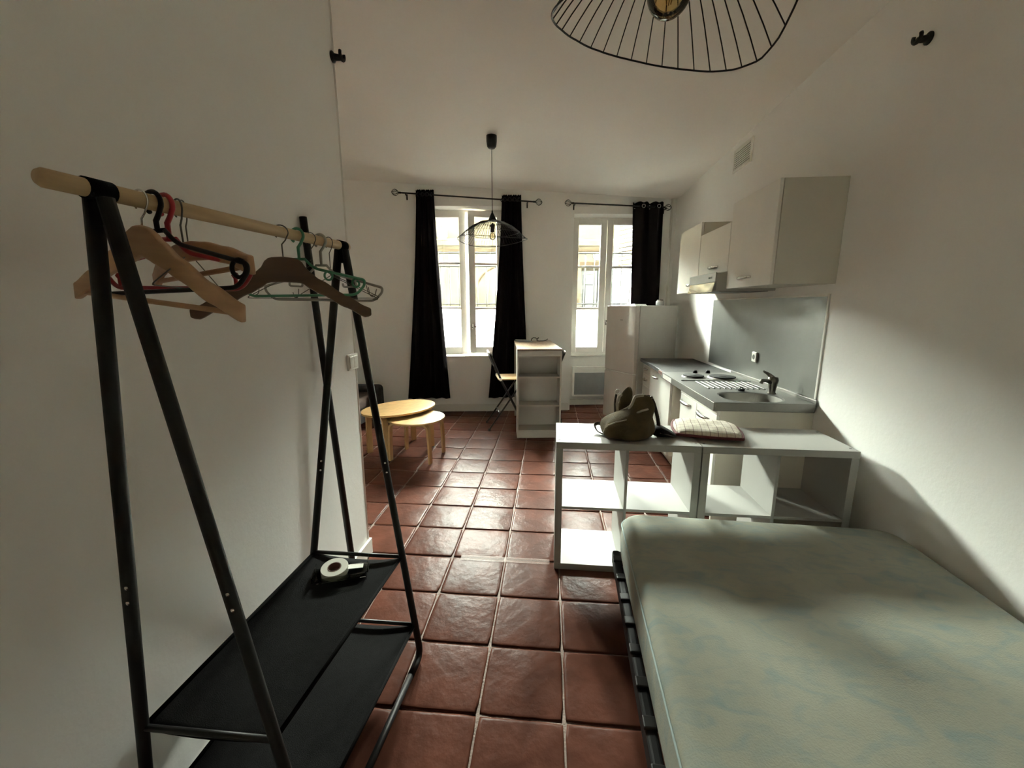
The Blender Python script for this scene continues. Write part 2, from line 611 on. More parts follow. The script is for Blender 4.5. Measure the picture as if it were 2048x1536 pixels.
# window wall with two openings
W1 = (-1.92, -0.83, 0.81, 2.83)
W2 = (0.11, 1.20, 0.80, 2.74)
wb = nb()
for u0, u1, v0, v1, z0, z1 in (
        (-3.6, W1[0], 0, 0.42, -0.05, WT), (W1[0], W1[1], 0, 0.42, -0.05, W1[2]), (W1[0], W1[1], 0, 0.42, W1[3], WT),
        (W1[1], W2[0], 0, 0.42, -0.05, WT), (W2[0], W2[1], 0, 0.42, W2[3], WT), (W2[0], W2[1], 0.33, 0.42, -0.05, W2[2]),
        (W2[1], 1.9, 0, 0.42, -0.05, WT)):
    box(wb, u0, u1, v0, v1, z0, z1, WM_WALL)
bmesh.ops.remove_doubles(wb, verts=wb.verts[:], dist=1e-5)
struct(obj('wall_front', wb, M['wall']))


def board(name, u0, u1, v0, v1, z0, z1):
    return struct(obj(name, box(nb(), u0, u1, v0, v1, z0, z1, WM_WALL), M['trim'], bevel=0.003))


board('baseboard_front', -3.3, 0.09, -0.018, -0.001, 0.0, 0.105)
board('baseboard_recess', 0.125, 1.19, 0.312, 0.329, 0.0, 0.09)
struct(obj('baseboard_left', box(nb(), X_L + 0.001, X_L + 0.018, Y_B + 0.01, Y_P + 0.012, 0, 0.10), M['trim'], bevel=0.003))
struct(obj('baseboard_right', box(nb(), X_R - 0.016, X_R - 0.001, Y_B + 0.01, 2.70, 0, 0.10), M['trim'], bevel=0.003))
pb = nb()
tube(pb, [wl(1.455, -0.03, 0.0), wl(1.435, -0.03, 2.93)], 0.016, 10)
pp = tag(obj('water_pipe', pb, M['trim'], smooth=True), 'thin white painted pipe running up the corner beside the right-hand curtain', 'pipe')


# ------------------------------------------------------------------ windows
def sash(parent, u0, u1, z0, z1, trans, v=0.0, hinge=None, ang=0.0, stile=0.088, top=0.075, bot=0.085, handle=None):
    """one casement: frame, transoms, panes; authored in the window's local frame (u, v, z)"""
    T = Matrix.Identity(4)
    if hinge is not None:
        T = Matrix.Translation((hinge, v, 0)) @ Matrix.Rotation(ang, 4, 'Z') @ Matrix.Translation((-hinge, -v, 0))
    b = nb()
    d0, d1 = v - 0.022, v + 0.022
    box(b, u0, u0 + stile, d0, d1, z0, z1, T)
    box(b, u1 - stile, u1, d0, d1, z0, z1, T)
    box(b, u0 + stile, u1 - stile, d0, d1, z0, z0 + bot, T)
    box(b, u0 + stile, u1 - stile, d0, d1, z1 - top, z1, T)
    s = obj('sash', b, M['pvc'], parent, bevel=0.004)
    zs = [z0 + bot] + list(trans) + [z1 - top]
    for k, t in enumerate(trans):
        obj('transom', box(nb(), u0 + stile, u1 - stile, v - 0.014, v + 0.014, t - 0.014, t + 0.014, T), M['pvc'], s, bevel=0.003)
    for k in range(len(zs) - 1):
        lo_ = zs[k] + (0.014 if k else 0)
        hi_ = zs[k + 1] - (0.014 if k < len(trans) else 0)
        obj('pane', box(nb(), u0 + stile, u1 - stile, v - 0.002, v + 0.002, lo_, hi_, T), M['frost'] if k == 0 else M['glass'], s)
    if handle:
        hu, hz, lever = handle
        hb = nb()
        box(hb, hu - 0.012, hu + 0.012, d0 - 0.008, d0, hz - 0.035, hz + 0.035, T)
        tube(hb, [T @ Vector((hu, d0, hz)), T @ Vector((hu, d0 - 0.045, hz))], 0.007, 8)
        tube(hb, [T @ Vector((hu - 0.005, d0 - 0.045, hz)), T @ Vector((hu + lever, d0 - 0.045, hz - 0.004))], 0.007, 8)
        obj('handle', hb, M['steel'], s, smooth=True)
    return s


def casing(parent, o, v0=0.25, v1=0.32):
    u0, u1, z0, z1 = o
    b = nb()
    box(b, u0, u0 + 0.035, v0 - 0.01, v1, z0, z1)
    box(b, u1 - 0.035, u1, v0 - 0.01, v1, z0, z1)
    box(b, u0 + 0.035, u1 - 0.035, v0 - 0.01, v1, z1 - 0.03, z1)
    box(b, u0 + 0.035, u1 - 0.035, v0 - 0.01, v1, z0, z0 + 0.03)
    return obj('window_frame', b, M['pvc'], parent, bevel=0.004)


w1 = empty('window_1', mtx=WM_WALL)
struct(w1)
casing(w1, W1)
mid1 = -1.375
sash(w1, W1[0] + 0.03, mid1 - 0.012, W1[2] + 0.02, W1[3] - 0.02, (1.487, 2.115), v=0.262)
mu = nb()
box(mu, mid1 - 0.012, mid1 + 0.022, 0.262, 0.31, W1[2] + 0.02, W1[3] - 0.02)
obj('mullion', mu, M['pvc'], w1, bevel=0.004)
sash(w1, mid1 + 0.022, W1[1] - 0.03, W1[2] + 0.025, W1[3] - 0.025, (1.478, 2.10), v=0.262, hinge=W1[1] - 0.03, ang=R(11), handle=(mid1 + 0.06, 1.22, 0.10))
obj('window_sill', box(nb(), W1[0] + 0.002, W1[1] - 0.002, -0.012, 0.24, W1[2] - 0.022, W1[2] + 0.002), M['trim'], w1, bevel=0.004)
w2 = empty('window_2', mtx=WM_WALL)
struct(w2)
casing(w2, W2, 0.26, 0.33)
mid2 = 0.637
sash(w2, W2[0] + 0.03, mid2 - 0.002, W2[2] + 0.02, W2[3] - 0.02, (1.474, 2.068), v=0.275)
sash(w2, mid2 + 0.002, W2[1] - 0.03, W2[2] + 0.02, W2[3] - 0.02, (1.474, 2.06), v=0.275, handle=(mid2 + 0.03, 1.27, 0.02))
obj('window_sill', box(nb(), W2[0] + 0.002, W2[1] - 0.002, 0.235, 0.335, W2[2] - 0.028, W2[2] + 0.004), M['trim'], w2, bevel=0.004)

# ------------------------------------------------------------------ outside
# unseen mass and cladding, added to keep sky light off the house opposite
ub_ = nb()
box(ub_, -80, -3.6, -5, 0.42, -0.3, 60.0, WM_WALL)
box(ub_, 2.2, 80, -5, 0.42, -0.3, 60.0, WM_WALL)
box(ub_, -3.6, 2.2, -7.5, 0.42, 3.62, 60.0, WM_WALL)
M['darkwall'] = mat('darkened_limestone', (0.10, 0.093, 0.08), 0.9, vary=0.2, scale=2, spec=0.1)  # stone colour darkened so it bounces less light across the street
for u0, u1, z0, z1 in ((-3.6, W1[0], -0.3, 3.62), (W1[0], W1[1], -0.3, W1[2]), (W1[0], W1[1], W1[3], 3.62), (W1[1], W2[0], -0.3, 3.62),
                       (W2[0], W2[1], -0.3, W2[2]), (W2[0], W2[1], W2[3], 3.62), (W2[1], 2.2, -0.3, 3.62)):
    box(ub_, u0, u1, 0.421, 0.44, z0, z1, WM_WALL)
struct(obj('sky_blocker', ub_, M['darkwall']))
FV = 4.6
gb = nb()
box(gb, -80, 80, 0.43, FV + 3, -0.35, -0.12, WM_WALL)
struct(obj('street_ground', gb, M['street']))
bld = thing('building', 'pale limestone house across the street with a blue-grey front door', 'building', mtx=WM_WALL @ Matrix.Translation((0, FV, -0.12)))
fb = nb()
box(fb, -80, 1.14, 0.0, 0.5, 0, 4.2)
box(fb, 2.05, 80, 0.0, 0.5, 0, 4.2)
box(fb, 1.14, 2.05, 0.0, 0.5, 2.66, 4.2)
box(fb, 1.14, 2.05, 0.25, 0.5, 0, 2.66)
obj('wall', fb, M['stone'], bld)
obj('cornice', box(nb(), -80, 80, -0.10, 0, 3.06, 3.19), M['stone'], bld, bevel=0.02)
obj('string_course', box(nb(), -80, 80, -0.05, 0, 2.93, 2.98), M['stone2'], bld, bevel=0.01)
db = nb()
box(db, 1.15, 1.58, 0.15, 0.21, 0.02, 2.5)
box(db, 1.60, 2.04, 0.15, 0.21, 0.02, 2.5)
dr = obj('door', db, M['doorb'], bld, bevel=0.006)
dm = nb()
for u in (1.365, 1.82):
    for z0_, z1_ in ((0.25, 1.0), (1.15, 2.05), (2.15, 2.4)):
        box(dm, u - 0.15, u + 0.15, 0.13, 0.155, z0_, z1_)
obj('door_panel', dm, M['doorb'], dr, bevel=0.012)
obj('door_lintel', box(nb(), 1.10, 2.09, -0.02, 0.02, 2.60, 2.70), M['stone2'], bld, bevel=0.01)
pl = nb()
lathe(pl, [(0.0001, -0.012), (0.10, -0.012), (0.105, 0), (0.0001, 0)], 24, (1.51, 0, 2.83), 'Y', cap=False)
npl = obj('number_plate', pl, M['doorb'], bld)
tx = bpy.data.curves.new('house_number', 'FONT')
tx.body = '24'
tx.size = 0.13
tx.align_x = 'CENTER'
tx.align_y = 'CENTER'
tx.extrude = 0.003
tx.materials.append(M['carp'])
tmp = bpy.data.objects.new('house_number', tx)
COL.objects.link(tmp)
bpy.context.view_layer.update()
tme = bpy.data.meshes.new_from_object(tmp.evaluated_get(bpy.context.evaluated_depsgraph_get()))
bpy.data.objects.remove(tmp, do_unlink=True)
to = bpy.data.objects.new('house_number', tme)
COL.objects.link(to)
to.parent = npl
to.location = (1.51, -0.017, 2.83)
to.rotation_euler = (R(90), 0, 0)
ar = nb()
tube(ar, [(-0.85 - 0.6 * math.cos(R(a)), -0.005, 1.98 + 0.6 * math.sin(R(a))) for a in range(0, 181, 10)], 0.022, 6)
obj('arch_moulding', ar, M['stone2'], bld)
bx = nb()
box(bx, 1.00, 1.09, -0.03, 0, 1.70, 1.80)
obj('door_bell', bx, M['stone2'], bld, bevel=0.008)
cbm = nb()
tube(cbm, [(-3 + 0.25 * k, -0.115, 3.20 + 0.012 * math.sin(k * 1.7)) for k in range(28)], 0.012, 6)
obj('cable', cbm, M['darksteel'], bld)
fl_ = thing('floodlight', 'small white box floodlight fixed above the cornice across the street', 'light', mtx=WM_WALL @ Matrix.Translation((-2.24, FV - 0.08, 3.10)))
obj('lamp_housing', box(nb(), -0.12, 0.12, -0.09, -0.01, 0.02, 0.24), M['carp'], fl_, bevel=0.015)
bk = nb()
box(bk, -0.09, 0.09, -0.05, 0.0, -0.03, 0.02)
box(bk, -0.02, 0.02, -0.03, 0.08, -0.02, 0.03)
obj('bracket', bk, M['darksteel'], fl_)
# parked car seen over the frosted panes
car = thing('car', 'white car parked in the street below the left window', 'car', mtx=WM_WALL @ Matrix.Translation((-2.1, 3.1, -0.12)))
prof = [(-2.0, 0.35), (-2.05, 0.75), (-1.9, 0.95), (-1.1, 1.05), (-0.55, 1.50), (0.1, 1.62), (1.0, 1.60), (1.65, 1.42), (1.95, 0.95), (2.0, 0.35)]
obj('body', prism(nb(), prof, -0.82, 0.82, 'Y'), M['carp'], car, bevel=0.06, bseg=3)
for y in (-0.832, 0.822):
    wn = nb()
    prism(wn, [(-0.95, 1.07), (-0.45, 1.44), (0.35, 1.53), (0.35, 1.05)], y, y + 0.01, 'Y')
    obj('side_window', wn, M['carg'], car)
    wn = nb()
    prism(wn, [(0.42, 1.05), (0.42, 1.53), (1.0, 1.51), (1.5, 1.36), (1.6, 1.05)], y, y + 0.01, 'Y')
    obj('side_window', wn, M['carg'], car)
for x in (-1.25, 1.25):
    for y in (-0.84, 0.64):
        obj('wheel', lathe(nb(), [(0.2, 0), (0.3, 0), (0.32, 0.04), (0.32, 0.16), (0.3, 0.2), (0.2, 0.2)], 20, (x, y, 0.32), 'Y'), M['rubber'], car)


def grille(u0, u1, label):
    g = thing('window_grille', label, 'grille', mtx=WM_WALL @ Matrix.Translation(((u0 + u1) / 2, 0.47, 0.78)), group='iron grilles outside the windows')
    h = (u1 - u0) / 2
    n = int((u1 - u0) / 0.128)
    for k in range(n + 1):
        u = -h + 0.03 + k * (2 * h - 0.06) / n
        b = nb()
        tube(b, [(u, 0, 0.0), (u, 0, 1.52)], 0.0085, 8)
        obj('bar', b, M['grille'], g, smooth=True)
    for z in (0.04, 0.76, 1.31, 1.50):
        obj('rail', box(nb(), -h, h, -0.012, 0.012, z - 0.011, z + 0.011), M['grille'], g, bevel=0.003)
    return g


grille(-1.95, -0.80, 'iron bar grille outside the left window')
grille(0.08, 1.23, 'iron bar grille outside the right window above the heater')
# open louvred shutter outside the right window
hx, hy = wl(1.22, 0.52, 0).x, wl(1.22, 0.52, 0).y
sa = math.atan2(0.52, -0.29)
shm = Matrix.Translation((hx - 0.01, hy + 0.02, 0.0)) @ Matrix.Rotation(sa, 4, 'Z')
sh = thing('louvred_shutter', 'white slatted wooden shutter standing open outside the right window', 'shutter', mtx=shm)
b = nb()
for x0, x1 in ((0, 0.07), (0.53, 0.60)):
    box(b, x0, x1, -0.018, 0.018, 0.80, 2.85)
for z0_, z1_ in ((0.80, 0.90), (1.45, 1.52), (2.06, 2.14), (2.77, 2.85)):
    box(b, 0.07, 0.53, -0.018, 0.018, z0_, z1_)
obj('shutter_frame', b, M['shutter'], sh, bevel=0.004)
obj('lower_panel', box(nb(), 0.07, 0.53, -0.008, 0.008, 0.90, 1.45), M['shutter'], sh)
obj('middle_panel', box(nb(), 0.07, 0.53, -0.008, 0.008, 1.52, 2.06), M['shutter'], sh)
for z in (1.0, 2.6):
    p = shm @ Vector((0.03, 0, z))
    q = wl(1.215, 0.43, z)
    hb_ = nb()
    tube(hb_, [p, shm @ Vector((-0.01, 0, z)), q], 0.012, 8)
    obj('hinge', hb_, M['darksteel'], sh, world=True)
for k in range(9):
    z = 2.19 + k * 0.066
    obj('slat', box(nb(), 0.07, 0.53, -0.024, 0.024, -0.005, 0.005, Matrix.Translation((0, 0, z)) @ Matrix.Rotation(R(38), 4, 'X')), M['shutter'], sh)


# ------------------------------------------------------------------ curtains and rods
def rod(uL, zL, uR, zR, label, brk):
    t = thing('curtain_rod', label, 'curtain rod', mtx=WM_WALL @ Matrix.Translation(((uL + uR) / 2, 0, (zL + zR) / 2)), group=None)
    c, zc = (uL + uR) / 2, (zL + zR) / 2
    p0, p1 = Vector((uL - c, -0.09, zL - zc)), Vector((uR - c, -0.09, zR - zc))
    d = (p1 - p0).normalized()
    b = nb()
    tube(b, [p0 + d * 0.10, p1 - d * 0.10], 0.0095, 10)
    obj('pole', b, M['black'], t, smooth=True)
    for e, s in ((p0, 1), (p1, -1)):
        b = nb()
        c0 = e + d * s * 0.045
        for k in range(4):
            a = math.pi * k / 4
            ax = Vector((0, math.cos(a), math.sin(a)))
            tube(b, [c0 + d * (math.cos(q) * 0.045) + ax * (math.sin(q) * 0.033 * (1 - 0.25 * math.cos(2 * q))) for q in [2 * math.pi * i / 16 for i in range(16)]], 0.0028, 5, closed=True)
        tube(b, [c0 + d * s * 0.04, c0 + d * s * 0.075], [0.012, 0.012], 8)
        obj('finial', b, M['black'], t, smooth=True)
    for q in brk:
        z = zL + (zR - zL) * (q - uL) / (uR - uL) - zc
        b = nb()
        tube(b, fillet([(q - c, -0.09, z - 0.012), (q - c, -0.02, z - 0.02), (q - c, -0.004, z - 0.03)], 0.01, 3), 0.006, 6)
        box(b, q - c - 0.009, q - c + 0.009, -0.006, -0.0005, z - 0.065, z + 0.005)
        tube(b, [(q - c - 0.004, -0.09, z - 0.014), (q - c + 0.004, -0.09, z - 0.014)], 0.014, 8)
        obj('bracket', b, M['black'], t)
    return t


rod(-2.31, 2.975, -0.337, 2.862, 'black curtain rod with cage finials over the left window', (-2.13, -0.53))
rod(-0.035, 2.858, 1.403, 2.806, 'black curtain rod with cage finials over the right window', (0.10, 1.33))


def curtain(top, bot, zt, zb, folds, amp, label, ph=0.0, eyes='black', seed=0, power=1.3):
    u0t, u1t = top
    u0b, u1b = bot
    t = thing('curtain', label, 'curtain', mtx=WM_WALL @ Matrix.Translation(((u0b + u1b) / 2, -0.09, zb)))
    c = (u0b + u1b) / 2
    rn = random.Random(seed)
    fph = [rn.uniform(-0.5, 0.5) for _ in range(6)]

    def fn(a, h):
        k = (1 - h) ** power
        ul, ur = u0t + (u0b - u0t) * k, u1t + (u1b - u1t) * k
        A = amp * (0.85 + 0.25 * (1 - h)) * (0.9 + 0.2 * math.sin(3 * a + fph[0]))
        ang = 2 * math.pi * folds * a + ph + 0.5 * (1 - h) * math.sin(2 * math.pi * a + fph[1])
        u = ul + (ur - ul) * a + 0.006 * math.sin(ang * 2 + 0.6)
        v = A * math.sin(ang)
        zt_ = zt + (0.010 * math.cos(2 * ang) if h > 0.98 else 0)
        z = zb + (zt_ - zb) * h + (0.012 * math.sin(2.2 * a + fph[2]) if h < 0.01 else 0)
        return (u - c, v, z - zb)
    b = nb()
    grid(b, fn, folds * 16, 26)
    obj('cloth', b, M['curtain'], t, smooth=True, solid=0.003)
    n = folds * 2
    for k in range(n):
        a = (k + 0.5) / n - ph / (2 * math.pi * folds)
        if a < 0.01 or a > 0.99:
            continue
        hh = 1 - 0.045 / (zt - zb)
        p = Vector(fn(a, hh))
        q = Vector(fn(min(1, a + 0.01), hh)) - Vector(fn(max(0, a - 0.01), hh))
        nrm = Vector((-q.y, q.x, 0)).normalized()
        s = Vector((q.x, q.y, 0)).normalized()
        b = nb()
        tube(b, [p + s * math.cos(x) * 0.022 + Vector((0, 0, 1)) * math.sin(x) * 0.022 for x in [2 * math.pi * i / 14 for i in range(14)]], 0.0045, 6, closed=True)
        obj('eyelet', b, M[eyes], t, smooth=True)
    return t


curtain((-2.0, -1.77), (-2.235, -1.635), 3.0, 0.205, 4, 0.030, 'black eyelet curtain hanging left of the open casement', ph=0.4, seed=1)
curtain((-0.875, -0.622), (-1.085, -0.50), 2.945, 0.215, 4, 0.024, 'black eyelet curtain hanging behind the folding chair at the bar table', ph=0.2, seed=2)
curtain((0.878, 1.292), (0.955, 1.33), 2.872, 0.21, 2, 0.040, 'black eyelet curtain hanging behind the fridge', ph=0.5, eyes='steel', seed=3, power=1.0)

# ------------------------------------------------------------------ heater
ht = thing('wall_heater', 'white electric panel heater with grey grille under the right window', 'heater', mtx=WM_WALL @ Matrix.Translation((0.555, 0.329, 0.14)))
b = nb()
box(b, -0.365, 0.365, -0.075, -0.02, 0, 0.465)
box(b, -0.30, 0.30, -0.02, -0.001, 0.05, 0.4)
body = obj('casing', b, M['trim'], ht, bevel=0.008)
obj('front_grille', box(nb(), -0.335, 0.335, -0.079, -0.0745, 0.035, 0.375), M['heater'], ht, bevel=0.003)
obj('top_vent', box(nb(), -0.335, 0.335, -0.0785, -0.0745, 0.395, 0.440), M['trim'], ht, bevel=0.003)
hc = nb()
tube(hc, fillet([wl(0.72, 0.30, 0.145), wl(0.74, 0.29, 0.09), wl(0.80, 0.28, 0.03), wl(0.88, 0.30, 0.02), wl(0.90, 0.307, 0.09)], 0.03, 4), 0.005, 6)
obj('cable', hc, M['trim'], ht, world=True, smooth=True)

# ------------------------------------------------------------------ kitchen, right wall
def bow_handle(name, p0, p1, out, m, parent, r=0.0065):
    """arched bar handle from p0 to p1, standing off along out"""
    p0, p1, out = Vector(p0), Vector(p1), Vector(out)
    pts = [p0 + (p1 - p0) * t + out * (0.028 * math.sin(math.pi * t) ** 0.6) for t in [k / 10 for k in range(11)]]
    b = nb()
    tube(b, pts, [r * (1.0 + 0.5 * math.sin(math.pi * k / 10)) for k in range(11)], 8)
    return obj(name, b, m, parent, world=True, smooth=True)


OUT = (-1, 0, 0)
# near wall cabinet
c1 = thing('wall_cabinet', 'large white wall cabinet nearest the bed, end panel showing', 'cabinet', (1.52, 3.02, 1.642), group='white wall cabinets above the counter')
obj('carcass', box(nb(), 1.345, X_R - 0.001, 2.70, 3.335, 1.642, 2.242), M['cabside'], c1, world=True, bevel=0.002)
d = obj('door', box(nb(), 1.322, 1.3425, 2.702, 3.333, 1.640, 2.243), M['lamin'], c1, world=True, bevel=0.003)
bow_handle('handle', (1.322, 2.95, 1.702), (1.322, 3.13, 1.700), OUT, M['steel'], d, 0.008)
c2 = thing('wall_cabinet', 'short white wall cabinet above the cooker hood', 'cabinet', (1.52, 3.65, 1.765), group='white wall cabinets above the counter')
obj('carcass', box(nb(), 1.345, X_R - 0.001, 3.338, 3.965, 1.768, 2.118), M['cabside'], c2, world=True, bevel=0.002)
d = obj('door', box(nb(), 1.322, 1.3425, 3.340, 3.963, 1.766, 2.120), M['lamin'], c2, world=True, bevel=0.003)
bow_handle('handle', (1.322, 3.52, 1.818), (1.322, 3.70, 1.818), OUT, M['steel'], d, 0.008)
c3 = thing('wall_cabinet', 'tall white wall cabinet farthest from the bed, toward the fridge', 'cabinet', (1.52, 4.27, 1.63), group='white wall cabinets above the counter')
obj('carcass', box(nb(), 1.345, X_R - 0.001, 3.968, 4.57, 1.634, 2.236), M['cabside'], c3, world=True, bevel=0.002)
d = obj('door', box(nb(), 1.322, 1.3425, 3.970, 4.568, 1.632, 2.238), M['lamin'], c3, world=True, bevel=0.003)
bow_handle('handle', (1.322, 4.05, 1.70), (1.322, 4.23, 1.70), OUT, M['steel'], d, 0.008)
# hood
hd = thing('cooker_hood', 'grey slimline cooker hood with tilted clear visor', 'cooker hood', (1.5, 3.66, 1.62))
M['hoodbody'] = mat('grey_hood_enamel', (0.42, 0.40, 0.35), 0.4, vary=0.03)
obj('body', prism(nb(), [(1.264, 1.762), (X_R - 0.002, 1.762), (X_R - 0.002, 1.625), (1.264, 1.625)], 3.37, 3.962, 'Y'), M['hoodbody'], hd, world=True, bevel=0.003)
fs = obj('front_strip', box(nb(), 1.252, 1.262, 3.366, 3.966, 1.692, 1.764), M['brushed'], hd, world=True, bevel=0.003)
b = nb()
for k in range(3):
    box(b, 1.249, 1.252, 3.44 + k * 0.026, 3.455 + k * 0.026, 1.722, 1.735)
obj('switch', b, M['hole'], fs, world=True)
vb = nb()
prism(vb, [(1.256, 1.690), (1.2605, 1.690), (1.243, 1.618), (1.2385, 1.619)], 3.385, 3.95, 'Y')
M['visor'] = mat('mirrored_visor', (0.80, 0.78, 0.70), 0.08, 1.0, vary=0.02)
obj('visor', vb, M['visor'], hd, world=True)
obj('filter', box(nb(), 1.30, 1.66, 3.40, 3.93, 1.620, 1.6248), M['brushed'], hd, world=True)
# splashback
sp = thing('splashback', 'brushed steel splashback sheet with white edging behind the sink', 'splashback', (X_R, 3.6, 0.93))
obj('sheet', box(nb(), X_R - 0.006, X_R - 0.001, 2.745, 4.55, 0.925, 1.568), M['splash'], sp, world=True)
obj('edging', box(nb(), X_R - 0.009, X_R - 0.0005, 2.727, 2.7445, 0.925, 1.586), M['trim'], sp, world=True, bevel=0.002)
obj('edging', box(nb(), X_R - 0.009, X_R - 0.0005, 2.745, 4.55, 1.5685, 1.582), M['trim'], sp, world=True, bevel=0.002)
# white lining board between splashback and fridge
st = thing('wall_socket', 'white power socket on the steel splashback', 'socket', (X_R - 0.006, 3.545, 1.10))
obj('plate', box(nb(), X_R - 0.024, X_R - 0.0065, 3.51, 3.585, 1.058, 1.140), M['switch'], st, world=True, bevel=0.006)
b = nb()
lathe(b, [(0.020, -0.0255), (0.020, -0.0235), (0.0001, -0.0235)], 20, (X_R, 3.5475, 1.099), 'X', cap=False)
obj('socket_well', lathe(nb(), [(0.0001, -0.0246), (0.021, -0.0246), (0.021, -0.0238)], 20, (X_R, 3.5475, 1.099), 'X', cap=False), M['hole'], st, world=True)
b.free()

# sink top with hob, drainer and basin in one sheet of steel
sk = thing('kitchenette_top', 'stainless steel sink top with drainer and two electric hot plates', 'sink', (1.4, 3.34, 0.84))
ZT = 0.90
XF, XB = 1.065, X_R - 0.012
Y0, Y1 = 2.71, 3.975


def rrect(cx, cy, hx_, hy_, r, n=6):
    out = []
    for qx, qy, a0 in ((1, 1, 0), (-1, 1, 90), (-1, -1, 180), (1, -1, 270)):
        for k in range(n + 1):
            a = R(a0 + 90 * k / n)
            out.append((cx + qx * (hx_ - r) + r * math.cos(a), cy + qy * (hy_ - r) + r * math.sin(a)))
    return out


BC = (1.372, 2.90)
ol = rrect(*BC, 0.185, 0.150, 0.125)
b = nb()
outer = []
nO = len(ol)
for x, y in ol:                        # square ring around the basin cut-out
    dx, dy = x - BC[0], y - BC[1]
    s = min((XB - BC[0]) / dx if dx > 1e-6 else ((XF - BC[0]) / dx if dx < -1e-6 else 1e9),
            (3.12 - BC[1]) / dy if dy > 1e-6 else ((Y0 - BC[1]) / dy if dy < -1e-6 else 1e9))
    outer.append((BC[0] + dx * s, BC[1] + dy * s))
vi = [b.verts.new((x, y, ZT - 0.004)) for x, y in ol]
vm = [b.verts.new((BC[0] + (x - BC[0]) * 1.07, BC[1] + (y - BC[1]) * 1.07, ZT)) for x, y in ol]
vo = [b.verts.new((x, y, ZT)) for x, y in outer]
for i in range(nO):
    j = (i + 1) % nO
    b.faces.new((vi[i], vi[j], vm[j], vm[i]))
    b.faces.new((vm[i], vm[j], vo[j], vo[i]))
corners = [(XB, 3.12), (XF, 3.12), (XF, Y0), (XB, Y0)]
for cxy in corners:                    # fill the four square corners
    ds = sorted(range(nO), key=lambda i: (outer[i][0] - cxy[0]) ** 2 + (outer[i][1] - cxy[1]) ** 2)
    i = ds[0]
    best = None
    for i in range(nO):
        j = (i + 1) % nO
        a, c = outer[i], outer[j]
        if abs(a[0] - c[0]) > 1e-5 and abs(a[1] - c[1]) > 1e-5:
            m_ = ((a[0] - cxy[0]) ** 2 + (a[1] - cxy[1]) ** 2)
            if best is None or m_ < best[0]:
                best = (m_, i, j)
    if best and best[0] < 0.2:
        b.faces.new((vo[best[1]], vo[best[2]], b.verts.new((*cxy, ZT))))
q = [b.verts.new(p) for p in ((XF, 3.12, ZT), (XB, 3.12, ZT), (XB, Y1, ZT), (XF, Y1, ZT))]
b.faces.new(q)
obj('steel_sheet', b, M['sheet'], sk, world=True)
b = nb()
box(b, XF, XF + 0.012, Y0, Y1, ZT - 0.058, ZT - 0.0005)
box(b, XF + 0.012, XB, Y0, Y0 + 0.012, ZT - 0.058, ZT - 0.0005)
box(b, XF + 0.012, XB, Y1 - 0.012, Y1, ZT - 0.058, ZT - 0.0005)
obj('apron', b, M['brushed'], sk, world=True, bevel=0.003)
b = nb()
rings = []
for k, (s, z) in enumerate(((1, -0.004), (0.985, -0.02), (0.95, -0.10), (0.88, -0.145), (0.7, -0.158), (0.12, -0.162))):
    rings.append([b.verts.new((BC[0] + (x - BC[0]) * s, BC[1] + (y - BC[1]) * s, ZT + z)) for x, y in ol])
for a, c in zip(rings, rings[1:]):
    for i in range(nO):
        b.faces.new((a[i], a[(i + 1) % nO], c[(i + 1) % nO], c[i]))
b.faces.new(rings[-1])
bs = obj('basin', b, M['brushed'], sk, world=True, smooth=True)
obj('drain', lathe(nb(), [(0.0001, 0.002), (0.03, 0.003), (0.036, 0.0)], 20, (BC[0], BC[1], ZT - 0.161), cap=False), M['steel'], bs, world=True, smooth=True)
for k in range(11):                    # drainer ridges
    x = 1.20 + k * 0.04
    b = nb()
    tube(b, [(x, 3.16, ZT - 0.001), (x, 3.17, ZT + 0.003), (x, 3.45, ZT + 0.003), (x, 3.46, ZT - 0.001)], 0.006, 6)
    obj('drainer_ridge', b, M['sheet'], sk, world=True, smooth=True)
obj('upstand', box(nb(), XB, X_R - 0.0065, Y0, Y1, ZT - 0.02, ZT + 0.022), M['brushed'], sk, world=True, bevel=0.004)
obj('hob_step', box(nb(), 1.10, 1.655, 3.50, 3.508, ZT + 0.0005, ZT + 0.006), M['brushed'], sk, world=True, bevel=0.002)
for x, y, r in ((1.262, 3.70, 0.088), (1.492, 3.665, 0.108)):
    hp = obj('hot_plate', lathe(nb(), [(0.0001, 0.017), (r * 0.28, 0.017), (r * 0.3, 0.015), (r * 0.9, 0.017), (r * 0.97, 0.015), (r * 0.97, 0.006)], 40, (x, y, ZT), cap=False), M['hob'], sk, world=True, smooth=True)
    obj('hot_plate_rim', lathe(nb(), [(r * 0.97, 0.009), (r * 1.06, 0.008), (r * 1.10, 0.0005)], 40, (x, y, ZT), cap=False), M['brushed'], hp, world=True, smooth=True)
for x in (1.352, 1.465):
    obj('control_knob', lathe(nb(), [(0.0001, 0.026), (0.014, 0.026), (0.018, 0.018), (0.021, 0.0005)], 18, (x, 3.925, ZT), cap=False), M['blackp'], sk, world=True, smooth=True)
obj('control_label', box(nb(), XF - 0.0015, XF - 0.0002, 3.66, 3.93, ZT - 0.05, ZT - 0.012), M['trim'], sk, world=True)
